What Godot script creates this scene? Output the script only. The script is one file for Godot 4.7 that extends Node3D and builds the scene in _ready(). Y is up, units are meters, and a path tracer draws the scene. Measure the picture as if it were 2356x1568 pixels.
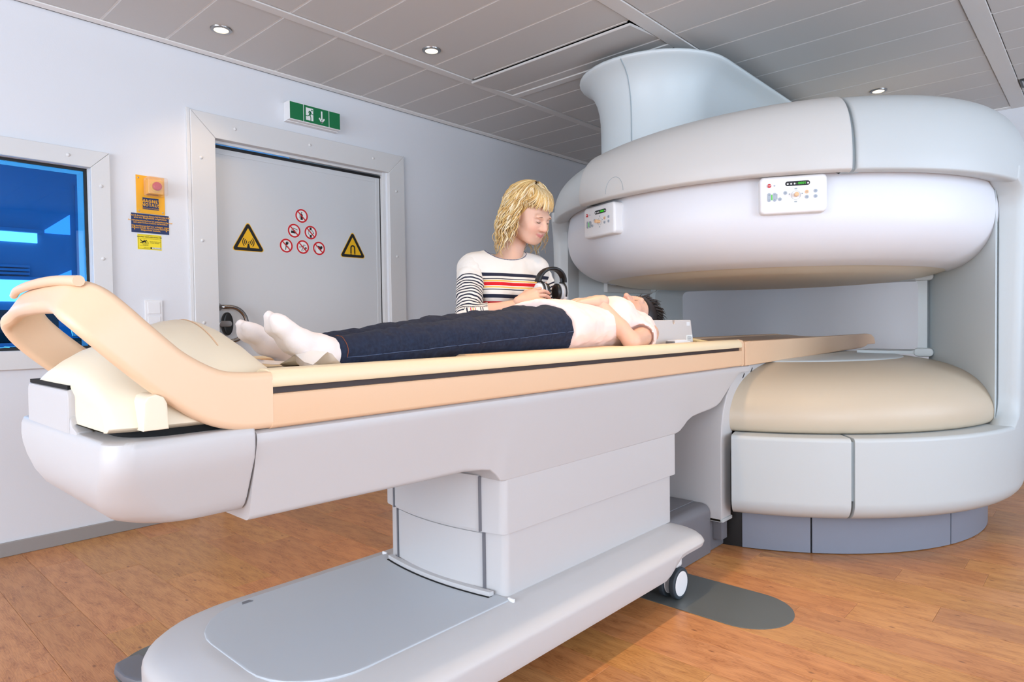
extends Node3D
# An open magnet scanner room: camera at the origin of x and z, +x along the door wall, -z towards it.

class M:   # triangle soup, counter-clockwise seen from outside
	var p := PackedVector3Array()
	var t := PackedVector2Array()
	func tri(a: Vector3, b: Vector3, c: Vector3, ua := Vector2.ZERO, ub := Vector2.ZERO, uc := Vector2.ZERO) -> void:
		p.append(a); p.append(b); p.append(c)
		t.append(ua); t.append(ub); t.append(uc)
	func quad(a: Vector3, b: Vector3, c: Vector3, d: Vector3) -> void:
		tri(a, b, c); tri(a, c, d)

var mats := {}
var wood: ImageTexture

func _ready() -> void:
	setup_view()
	make_materials()
	room()
	scanner()
	bed()
	small_things()
	people()

func setup_view() -> void:
	var cam := Camera3D.new()
	cam.name = "camera"
	var p := deg_to_rad(-1.446)
	var y := deg_to_rad(42.43)
	var f := Vector3(cos(y) * cos(p), sin(p), -sin(y) * cos(p))
	var r := f.cross(Vector3.UP).normalized()
	var u := r.cross(f)
	var roll := deg_to_rad(-0.765)
	var rr := r * cos(roll) + u * sin(roll)
	var uu := u * cos(roll) - r * sin(roll)
	cam.transform = Transform3D(Basis(rr, uu, -f), Vector3(0, 1.06, 0))
	cam.fov = 2.0 * rad_to_deg(atan(784.0 / 1510.6))
	cam.near = 0.02
	add_child(cam)
	cam.current = true
	var env := Environment.new()
	env.background_mode = Environment.BG_COLOR
	env.background_color = Color(0.55, 0.66, 0.8)
	env.tonemap_mode = Environment.TONE_MAPPER_LINEAR
	env.tonemap_exposure = EXPOSURE
	env.sdfgi_enabled = true
	env.ssao_enabled = true
	env.ssil_enabled = true
	var we := WorldEnvironment.new()
	we.name = "world_environment"
	we.environment = env
	add_child(we)
	# daylight lamps added at unseen windows, behind and left of the camera
	for d in [[Vector3(0.5, 1.55, 2.5), Vector3(0.0, 0, -1), Vector2(2.4, 1.7), DAY1], [Vector3(-3.5, 1.5, -0.9), Vector3(1, 0, 0), Vector2(4.6, 1.9), DAY2], [Vector3(3.8, 1.55, 2.5), Vector3(0, 0, -1), Vector2(2.4, 1.7), DAY3]]:
		var a := AreaLight3D.new()
		a.name = "daylight"
		a.light_color = Color(0.96, 0.975, 1.0)
		a.light_energy = d[3]
		a.area_size = d[2]
		a.area_range = 12.0
		a.shadow_enabled = true
		a.transform = Transform3D(Basis.looking_at(d[1], Vector3.UP), d[0])
		add_child(a, true)

const EXPOSURE := 1.0
const DAY1 := 6.6
const DAY2 := 16.5
const DAY3 := 3.6
const SPOT := 0.85

func mat(called: String, c: Color, rough := 0.5, metal := 0.0) -> StandardMaterial3D:
	var m := StandardMaterial3D.new()
	m.resource_name = called
	m.albedo_color = c
	m.roughness = rough
	m.metallic = metal
	mats[called] = m
	return m

func noise_tex(freq: float, seed_: int, normal := false, w := 256, strength := 2.0) -> NoiseTexture2D:
	var n := FastNoiseLite.new()
	n.seed = seed_
	n.frequency = freq
	n.fractal_octaves = 3
	var t := NoiseTexture2D.new()
	t.width = w; t.height = w
	t.seamless = true
	t.noise = n
	t.as_normal_map = normal
	t.bump_strength = strength
	return t

func fine_bump(m: StandardMaterial3D, tex: Texture2D, scale: float, amount: float) -> void:
	m.normal_enabled = true
	m.normal_texture = tex
	m.normal_scale = amount
	m.uv1_triplanar = true
	m.uv1_world_triplanar = true
	m.uv1_scale = Vector3.ONE * scale

func make_materials() -> void:
	var fine := noise_tex(0.12, 3, true, 256, 1.0)
	var plaster := mat("wall_paint", Color(0.885, 0.895, 0.91), 0.85)
	fine_bump(plaster, fine, 3.0, 0.12)
	mat("ceiling_metal", Color(0.79, 0.785, 0.775), 0.5)
	mat("ceiling_white", Color(0.95, 0.95, 0.94), 0.4)
	mat("ceiling_bar", Color(0.85, 0.845, 0.835), 0.45)
	mat("void_black", Color(0.02, 0.02, 0.02), 0.9)
	mat("frame_grey", Color(0.86, 0.86, 0.855), 0.5)
	mat("door_grey", Color(0.83, 0.84, 0.845), 0.45)
	mat("seal_black", Color(0.03, 0.03, 0.035), 0.5)
	mat("steel", Color(0.62, 0.61, 0.6), 0.22, 1.0)
	mat("black_plastic", Color(0.06, 0.065, 0.07), 0.4)
	mat("baseboard_grey", Color(0.60, 0.585, 0.57), 0.5)
	var sh := mat("shell_pale", Color(0.745, 0.765, 0.765), 0.42)
	fine_bump(sh, fine, 4.0, 0.05)
	mat("shell_warm", Color(0.785, 0.78, 0.765), 0.45)
	mat("shell_white", Color(0.87, 0.875, 0.89), 0.42)
	mat("shell_blue", Color(0.82, 0.85, 0.855), 0.4)
	mat("seam", Color(0.62, 0.67, 0.69), 0.5)
	mat("plinth_blue", Color(0.50, 0.525, 0.575), 0.4)
	mat("cream", Color(0.915, 0.865, 0.765), 0.45)
	mat("dome_cream", Color(0.77, 0.71, 0.62), 0.42)
	mat("beige", Color(0.895, 0.745, 0.60), 0.42)
	mat("beige_handle", Color(0.905, 0.77, 0.635), 0.42)
	mat("rail_top", Color(0.92, 0.845, 0.70), 0.45)
	mat("slot_dark", Color(0.23, 0.17, 0.16), 0.5)
	mat("table_grey", Color(0.765, 0.755, 0.75), 0.4)
	mat("deck_grey", Color(0.73, 0.745, 0.76), 0.45)
	mat("dock_grey", Color(0.44, 0.44, 0.46), 0.45)
	mat("plate_steel", Color(0.40, 0.42, 0.415), 0.4, 0.3)
	mat("tyre", Color(0.20, 0.24, 0.27), 0.6)
	mat("white_plastic", Color(0.92, 0.92, 0.92), 0.35)
	mat("grey_plastic", Color(0.72, 0.74, 0.76), 0.4)
	mat("button_grey", Color(0.66, 0.70, 0.74), 0.4)
	mat("red", Color(0.78, 0.06, 0.10), 0.35)
	mat("sign_red", Color(0.80, 0.05, 0.10), 0.5)
	mat("sign_yellow", Color(0.93, 0.72, 0.05), 0.5)
	mat("label_yellow", Color(0.96, 0.87, 0.08), 0.5)
	mat("plate_orange", Color(0.95, 0.68, 0.08), 0.5)
	mat("navy", Color(0.07, 0.16, 0.36), 0.5)
	mat("sign_green", Color(0.0, 0.45, 0.25), 0.45)
	mat("sign_white", Color(0.93, 0.94, 0.93), 0.5)
	mat("ink", Color(0.05, 0.05, 0.05), 0.6)
	mat("orange_knob", Color(0.92, 0.74, 0.56), 0.4)
	mat("paper", Color(0.96, 0.93, 0.90), 0.8)
	mat("pad", Color(0.90, 0.76, 0.60), 0.6)
	mat("coil_grey", Color(0.83, 0.80, 0.78), 0.5)
	mat("cable_cream", Color(0.90, 0.80, 0.58), 0.5)
	mat("reflection_blue", Color(0.35, 0.66, 0.95), 0.4)
	var gl := mat("clear_box", Color(0.95, 0.97, 1.0, 0.12), 0.05)
	gl.transparency = BaseMaterial3D.TRANSPARENCY_ALPHA
	var wg := mat("blue_glass", Color(0.55, 0.84, 0.98, 0.0), 0.0)
	wg.refraction_enabled = true
	wg.refraction_scale = 0.03
	var em := mat("lamp_glow", Color(1, 0.95, 0.85), 0.5)
	em.emission_enabled = true; em.emission = Color(1.0, 0.88, 0.70); em.emission_energy_multiplier = 6.0
	var dg := mat("display_green", Color(0.1, 0.3, 0.05), 0.5)
	dg.emission_enabled = true; dg.emission = Color(0.25, 0.9, 0.12); dg.emission_energy_multiplier = 0.8
	var sky := mat("added_daylight_glow", Color(0.8, 0.9, 1.0), 0.5)  # glow of the added unseen windows and of the pane reflections
	sky.emission_enabled = true; sky.emission = Color(0.62, 0.82, 1.0); sky.emission_energy_multiplier = 2.2
	var sd := mat("reflection_glow_dim", Color(0.5, 0.7, 0.9), 0.5)  # dimmer glow, painted for reflections in the observation pane
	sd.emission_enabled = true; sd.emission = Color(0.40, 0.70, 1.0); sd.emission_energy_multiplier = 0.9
	mat("underside_bounce", Color(0.86, 0.83, 0.76), 0.45)  # lighter and warmer: bounce from the table put into the colour
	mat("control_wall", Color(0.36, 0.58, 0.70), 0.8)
	mat("control_dark", Color(0.10, 0.14, 0.18), 0.6)
	# plank grain, one picture shared by every plank
	var im := Image.create(1024, 512, true, Image.FORMAT_RGB8)
	var n1 := FastNoiseLite.new(); n1.seed = 11; n1.frequency = 0.006; n1.fractal_octaves = 3
	var n2 := FastNoiseLite.new(); n2.seed = 5; n2.frequency = 0.05; n2.fractal_octaves = 2
	var light := Color(0.79, 0.56, 0.355)
	var dark := Color(0.54, 0.32, 0.165)
	for yy in 512:
		for xx in 1024:
			var w := n1.get_noise_2d(xx * 0.9, yy * 2.6)
			var ring := sin((yy * 0.075 + w * 9.0 + 2.2 * n1.get_noise_2d(xx * 0.35 + 700.0, yy * 0.9)) * 2.4)
			var g := n2.get_noise_2d(xx * 0.22, yy * 6.0)
			var k := clampf(0.16 + 0.30 * pow(0.5 + 0.5 * ring, 3.0) * (0.55 + 0.9 * w) + 0.34 * g + 0.25 * w, 0.0, 1.0)
			im.set_pixel(xx, yy, light.lerp(dark, k))
	for kn in [[120, 90], [410, 300], [770, 150], [600, 430], [930, 370], [250, 460]]:
		for dy in range(-9, 10):
			for dx in range(-14, 15):
				var q := sqrt(dx * dx * 0.45 + dy * dy)
				if q < 8.0:
					var at := Vector2i(posmod(kn[0] + dx, 1024), posmod(kn[1] + dy, 512))
					im.set_pixelv(at, im.get_pixelv(at).lerp(Color(0.36, 0.19, 0.10), 0.75 * (1.0 - q / 8.0)))
	im.generate_mipmaps()
	wood = ImageTexture.create_from_image(im)
	var vr := RandomNumberGenerator.new(); vr.seed = 4
	for i in 8:
		var t := vr.randf_range(0.90, 1.04)
		var m := mat("plank_%d" % i, Color(t, t * vr.randf_range(0.97, 1.02), t * vr.randf_range(0.94, 1.02)), 0.36)
		m.albedo_texture = wood
		m.uv1_offset = Vector3(vr.randf(), vr.randf(), 0)

# ---------- mesh building
func mesh(m: M, crease := 42.0) -> ArrayMesh:
	var n := m.p.size() / 3
	var fn := PackedVector3Array(); fn.resize(n)
	var at := {}
	for i in n:
		var a := m.p[i * 3]
		fn[i] = (m.p[i * 3 + 1] - a).cross(m.p[i * 3 + 2] - a)
		for k in 3:
			var key := Vector3i((m.p[i * 3 + k] * 20000.0).round())
			if at.has(key): at[key].append(i)
			else: at[key] = [i]
	var un := PackedVector3Array(); un.resize(n)
	for i in n: un[i] = fn[i].normalized()
	var lim := cos(deg_to_rad(crease))
	var vn := PackedVector3Array(); vn.resize(n * 3)
	var vp := PackedVector3Array(); vp.resize(n * 3)
	var vt := PackedVector2Array(); vt.resize(n * 3)
	for i in n:
		var u := un[i]
		for k in 3:
			var c: int = i * 3 + [0, 2, 1][k]
			var s := Vector3.ZERO
			for j in at[Vector3i((m.p[c] * 20000.0).round())]:
				if un[j].dot(u) > lim: s += fn[j]
			var o := i * 3 + k
			vn[o] = s.normalized() if s.length_squared() > 0.0 else u
			vp[o] = m.p[c]
			vt[o] = m.t[c]
	var arr := []
	arr.resize(Mesh.ARRAY_MAX)
	arr[Mesh.ARRAY_VERTEX] = vp
	arr[Mesh.ARRAY_NORMAL] = vn
	arr[Mesh.ARRAY_TEX_UV] = vt
	var am := ArrayMesh.new()
	am.add_surface_from_arrays(Mesh.PRIMITIVE_TRIANGLES, arr)
	return am

func thing(called: String, label: String, category: String, at := Vector3.ZERO, group := "") -> Node3D:
	var o := Node3D.new()
	o.name = numbered(called)
	o.position = at
	add_child(o)
	return tag(o, label, category, group)

func numbered(called: String) -> String:
	if not has_node(called): return called
	var i := 1
	while has_node("%s_%03d" % [called, i]): i += 1
	return "%s_%03d" % [called, i]

func tag(o: Node3D, label: String, category := "", group := "") -> Node3D:
	if label: o.set_meta("label", label)
	if category: o.set_meta("category", category)
	if group: o.set_meta("group", group)
	return o

func part(called: String, what, material, parent: Node = self, crease := 42.0) -> MeshInstance3D:
	var o := MeshInstance3D.new()
	o.mesh = mesh(what, crease) if what is M else what
	o.material_override = null
	for s in o.mesh.get_surface_count():
		o.set_surface_override_material(s, material if material is Material else mats[material])
	if parent == self:
		o.name = numbered(called)
		add_child(o)
	else:
		o.name = called
		if parent.get_parent() == self and not parent is MeshInstance3D:
			o.position = -(parent as Node3D).position
		var i := 1
		while parent.has_node(NodePath(o.name)):
			o.name = "%s_%03d" % [called, i]
			i += 1
		parent.add_child(o, true)
	return o

func structure(called: String, what, material, parent: Node = self, crease := 42.0) -> MeshInstance3D:
	var o := part(called, what, material, parent, crease)
	if parent == self: o.set_meta("kind", "structure")
	return o

func rrect(w: float, h: float, r: float, n := 4) -> PackedVector2Array:
	var o := PackedVector2Array()
	r = minf(r, minf(w, h) / 2 - 1e-5)
	for q in 4:
		var c := Vector2((w / 2 - r) * [1, -1, -1, 1][q], (h / 2 - r) * [1, 1, -1, -1][q])
		for i in n + 1:
			var a := (q + float(i) / n) * PI / 2
			o.append(c + Vector2(cos(a), sin(a)) * r)
	return o

func rect(w: float, h: float) -> PackedVector2Array:
	return PackedVector2Array([Vector2(w / 2, h / 2), Vector2(-w / 2, h / 2), Vector2(-w / 2, -h / 2), Vector2(w / 2, -h / 2)])

func circle(r: float, n := 24) -> PackedVector2Array:
	var o := PackedVector2Array()
	for i in n: o.append(Vector2(cos(TAU * i / n), sin(TAU * i / n)) * r)
	return o

func inset(poly: PackedVector2Array, d: float) -> PackedVector2Array:
	if absf(d) < 1e-7: return poly
	var o := PackedVector2Array()
	var n := poly.size()
	for i in n:
		var e0 := (poly[i] - poly[(i + n - 1) % n]).normalized()
		var e1 := (poly[(i + 1) % n] - poly[i]).normalized()
		var n0 := Vector2(-e0.y, e0.x)
		var n1 := Vector2(-e1.y, e1.x)
		var b := (n0 + n1).normalized()
		o.append(poly[i] + b * d / maxf(0.4, b.dot(n0)))
	return o

# a counter-clockwise outline in local x and y, thickened along local z from z0 to z1 with rounded rims
func slab(m: M, poly: PackedVector2Array, z0: float, z1: float, bev := 0.0, xf := Transform3D(), seg := 2, bev0 := -1.0) -> void:
	if bev0 < 0.0: bev0 = bev
	var rings := []
	for i in (seg + 1 if bev0 > 0.0 else 1):
		var a := (PI / 2 * i / seg) if bev0 > 0.0 else PI / 2
		rings.append([bev0 * (1.0 - sin(a)), z0 + bev0 * (1.0 - cos(a))])
	for i in (seg + 1 if bev > 0.0 else 1):
		var a := (PI / 2 * (seg - i) / seg) if bev > 0.0 else PI / 2
		rings.append([bev * (1.0 - sin(a)), z1 - bev * (1.0 - cos(a))])
	var pts := []
	for r in rings:
		var l := PackedVector3Array()
		for q in inset(poly, r[0]): l.append(xf * Vector3(q.x, q.y, r[1]))
		pts.append(l)
	var n := poly.size()
	for i in pts.size() - 1:
		for j in n:
			var k := (j + 1) % n
			m.quad(pts[i][j], pts[i][k], pts[i + 1][k], pts[i + 1][j])
	cap(m, inset(poly, rings[0][0]), pts[0], true)
	cap(m, inset(poly, rings[-1][0]), pts[-1], false)

func cap(m: M, flat: PackedVector2Array, pts: PackedVector3Array, back: bool) -> void:
	var ix := Geometry2D.triangulate_polygon(flat)
	for i in range(0, ix.size(), 3):
		var a := ix[i]; var b := ix[i + 1]; var c := ix[i + 2]
		var ccw := (flat[b] - flat[a]).cross(flat[c] - flat[a]) > 0.0
		if ccw != back: m.tri(pts[a], pts[b], pts[c])
		else: m.tri(pts[a], pts[c], pts[b])

func box(m: M, lo: Vector3, hi: Vector3, r := 0.0, n := 2) -> void:
	var s := hi - lo
	var c := (lo + hi) / 2
	r = minf(r, minf(s.x, minf(s.y, s.z)) * 0.49)
	slab(m, rrect(s.x, s.y, r, n) if r > 0.0 else rect(s.x, s.y), -s.z / 2, s.z / 2, r, Transform3D(Basis(), c), n)

func lathe(m: M, prof: PackedVector2Array, a0: float, a1: float, n: int, cx: float, cz: float, closed := true) -> void:
	var full := absf(a1 - a0) > 359.9
	var k := prof.size()
	var rings := []
	for i in n + 1:
		var a := deg_to_rad(lerpf(a0, a1, float(i) / n))
		var l := PackedVector3Array()
		for q in prof: l.append(Vector3(cx + q.x * cos(a), q.y, cz + q.x * sin(a)))
		rings.append(l)
	for i in n:
		for j in (k if closed else k - 1):
			var j2 := (j + 1) % k
			m.quad(rings[i][j], rings[i][j2], rings[i + 1][j2], rings[i + 1][j])
	if not full and closed:
		cap(m, prof, rings[0], false)
		cap(m, prof, rings[n], true)

func loft(m: M, rings: Array, caps := true, closed := true) -> void:
	var k: int = rings[0].size()
	for i in rings.size() - 1:
		for j in (k if closed else k - 1):
			var j2 := (j + 1) % k
			m.quad(rings[i][j], rings[i][j2], rings[i + 1][j2], rings[i + 1][j])
	if caps:
		for e in 2:
			var r: PackedVector3Array = rings[0] if e == 0 else rings[-1]
			var c := Vector3.ZERO
			for q in r: c += q
			c /= k
			for j in k:
				if e == 0: m.tri(c, r[(j + 1) % k], r[j])
				else: m.tri(c, r[j], r[(j + 1) % k])

func smooth_path(pts: Array, per: int) -> PackedVector3Array:
	var o := PackedVector3Array()
	var n := pts.size()
	for i in n - 1:
		var a: Vector3 = pts[maxi(i - 1, 0)]
		var b: Vector3 = pts[i]
		var c: Vector3 = pts[i + 1]
		var d: Vector3 = pts[mini(i + 2, n - 1)]
		for j in per:
			o.append(b.cubic_interpolate(c, a, d, float(j) / per))
	o.append(pts[n - 1])
	return o

func tube(m: M, pts: PackedVector3Array, r0: float, r1: float, sides := 8, rad := PackedFloat32Array(), flat := 1.0, up0 := Vector3.ZERO) -> void:
	var rings := []
	var up := up0
	for i in pts.size():
		var d := (pts[mini(i + 1, pts.size() - 1)] - pts[maxi(i - 1, 0)]).normalized()
		if up == Vector3.ZERO: up = Vector3.UP if absf(d.y) < 0.9 else Vector3.RIGHT
		var x := up.cross(d).normalized()
		up = d.cross(x)
		var r := rad[i] if rad.size() else lerpf(r0, r1, float(i) / (pts.size() - 1))
		var l := PackedVector3Array()
		for j in sides:
			var a := TAU * j / sides
			l.append(pts[i] + x * cos(a) * r * flat + up * sin(a) * r)
		rings.append(l)
	loft(m, rings)

func text(called: String, s: String, size: float, material: String, xf: Transform3D, parent: Node, bold := false) -> MeshInstance3D:
	var t := TextMesh.new()
	var f := SystemFont.new()
	f.font_names = PackedStringArray(["Droid Sans"])
	if bold: f.font_weight = 700
	t.font = f
	t.text = s
	t.font_size = 32
	t.pixel_size = size / 32.0
	t.depth = 0.0006
	t.curve_step = 2.0
	var o := part(called, t, material, parent)
	var base := o.position
	o.transform = xf
	o.position += base
	return o

# ---------- the room
const WZ := -3.839
const CY := 2.621
const RX := 6.17
const LX := -3.6
const FZ := 2.6

func room() -> void:
	room_floor()
	room_ceiling()
	var m := M.new()
	for b in [[LX - 0.15, -0.3, -0.05, 2.9], [-0.3, 1.036, -0.05, 0.966], [-0.3, 1.036, 1.884, 2.9], [1.036, 1.667, -0.05, 2.9], [1.667, 2.897, 2.157, 2.9], [2.897, 6.4, -0.05, 2.9]]:
		box(m, Vector3(b[0], b[2], WZ - 0.22), Vector3(b[1], b[3], WZ))
	structure("wall_back", m, "wall_paint")
	m = M.new(); box(m, Vector3(RX, -0.05, WZ), Vector3(RX + 0.2, 2.9, FZ + 0.15))
	structure("wall_right", m, "wall_paint")
	m = M.new(); box(m, Vector3(LX - 0.15, -0.05, WZ), Vector3(LX, 2.9, FZ + 0.15))
	structure("wall_left", m, "wall_paint")
	m = M.new(); box(m, Vector3(LX, -0.05, FZ), Vector3(RX, 2.9, FZ + 0.15))
	structure("wall_front", m, "wall_paint")
	m = M.new()
	box(m, Vector3(LX, 0, WZ), Vector3(1.535, 0.067, WZ + 0.014), 0.003)
	box(m, Vector3(3.035, 0, WZ), Vector3(RX, 0.067, WZ + 0.014), 0.003)
	structure("baseboard_back", m, "baseboard_grey")
	m = M.new(); box(m, Vector3(RX - 0.014, 0, WZ + 0.014), Vector3(RX, 0.067, FZ), 0.003)
	structure("baseboard_right", m, "baseboard_grey")
	# unseen windows behind and left of the camera, added as glowing panes
	var i := 2
	for d in [[Vector3(0.5, 1.55, FZ - 0.01), Vector2(2.4, 1.7), 0.0], [Vector3(3.8, 1.55, FZ - 0.01), Vector2(2.4, 1.7), 0.0], [Vector3(LX + 0.01, 1.5, -0.9), Vector2(4.6, 1.9), PI / 2]]:
		var xf := Transform3D(Basis(Vector3.UP, d[2] + (PI if d[2] == 0.0 else 0.0)), d[0])
		m = M.new(); slab(m, rect(d[1].x, d[1].y), 0.0, 0.012, 0.0, xf)
		var w := structure("window_%d" % i, m, "added_daylight_glow")
		m = M.new()
		for e in [[-d[1].x / 2, 0, 0.06, d[1].y + 0.06], [d[1].x / 2, 0, 0.06, d[1].y + 0.06], [0, 0, 0.05, d[1].y], [0, d[1].y / 2, d[1].x, 0.06], [0, -d[1].y / 2, d[1].x, 0.06]]:
			slab(m, rect(e[2], e[3]), 0.0, 0.03, 0.004, xf * Transform3D(Basis(), Vector3(e[0], e[1], 0)))
		part("window_frame", m, "frame_grey", w)
		i += 1
	window_and_door()

const JOINT := {0: -2.88, 1: -2.576, 2: -3.234, 3: -2.94, 4: -2.644, 5: -3.32, 6: -3.07, 7: -2.815, 8: -2.576, 9: -3.285, 10: -3.059, 11: -2.78, 12: -2.626, 13: -2.388, 14: -3.11, 15: -2.579, 16: -2.30, 17: -2.386}

func room_floor() -> void:
	var m := M.new(); box(m, Vector3(LX, -0.12, WZ), Vector3(RX, -0.006, FZ))
	var fl := structure("floor", m, "control_dark")
	var w := 0.1631
	var L := 0.965
	var rng := RandomNumberGenerator.new(); rng.seed = 9
	var shared := {}
	var hidden := M.new()
	for k in range(-26, 35):
		var x0 := maxf(0.540 + k * w, LX)
		var x1 := minf(0.540 + (k + 1) * w, RX)
		if x1 - x0 < 0.02: continue
		var j: float = JOINT[k] if JOINT.has(k) else -3.0 + 0.283 * posmod(k, 3) + rng.randf() * 0.08
		while j > WZ: j -= L
		var z := j
		while z < FZ:
			var za := maxf(z, WZ)
			var zb := minf(z + L, FZ)
			z += L
			if zb - za < 0.03: continue
			# planks outside the view are joined
			if not seen_from_camera(x0, x1, za, zb, 0.0):
				plank_faces(hidden, (x0 + x1) / 2, (za + zb) / 2, x1 - x0, zb - za)
				continue
			var key := "%.3f %.3f" % [x1 - x0, zb - za]
			if not shared.has(key): shared[key] = plank_mesh(x1 - x0, zb - za)
			var o := part("plank", shared[key], "plank_%d" % rng.randi_range(0, 7), fl)
			o.position += Vector3((x0 + x1) / 2, 0, (za + zb) / 2)
			if rng.randf() < 0.5: o.rotation.y = PI
	part("plank", hidden, "plank_0", fl).set_meta("kind", "stuff")

func seen_from_camera(x0: float, x1: float, z0: float, z1: float, y: float) -> bool:
	var t: Transform3D = get_node("camera").transform
	for i in 9:
		var p := Vector3(lerpf(x0, x1, (i % 3) / 2.0), y, lerpf(z0, z1, (i / 3) / 2.0))
		var q := t.affine_inverse() * p
		if q.z < -0.3 and absf(q.x / q.z) < 1178.0 / 1510.6 * 1.12 and absf(q.y / q.z) < 784.0 / 1510.6 * 1.15: return true
	return false

func plank_mesh(w: float, l: float) -> ArrayMesh:
	var m := M.new()
	plank_faces(m, 0, 0, w, l)
	return mesh(m, 20.0)

func plank_faces(m: M, cx: float, cz: float, w: float, l: float) -> void:
	var first := m.p.size()
	var at := Vector3(cx, 0, cz)
	var b := 0.0011
	var rings := []
	for r in [[0.0, -0.008], [0.0003, -b], [0.0003 + b, 0.0]]:
		rings.append([Vector3(w / 2 - r[0], r[1], l / 2 - r[0]), Vector3(w / 2 - r[0], r[1], -l / 2 + r[0]), Vector3(-w / 2 + r[0], r[1], -l / 2 + r[0]), Vector3(-w / 2 + r[0], r[1], l / 2 - r[0])])
	for i in 2:
		for j in 4:
			m.quad(at + rings[i][j], at + rings[i][(j + 1) % 4], at + rings[i + 1][(j + 1) % 4], at + rings[i + 1][j])
	m.quad(at + rings[2][0], at + rings[2][1], at + rings[2][2], at + rings[2][3])
	for i in range(first, m.p.size()):
		m.t[i] = Vector2(m.p[i].z / 1.15, m.p[i].x / 0.42)

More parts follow.
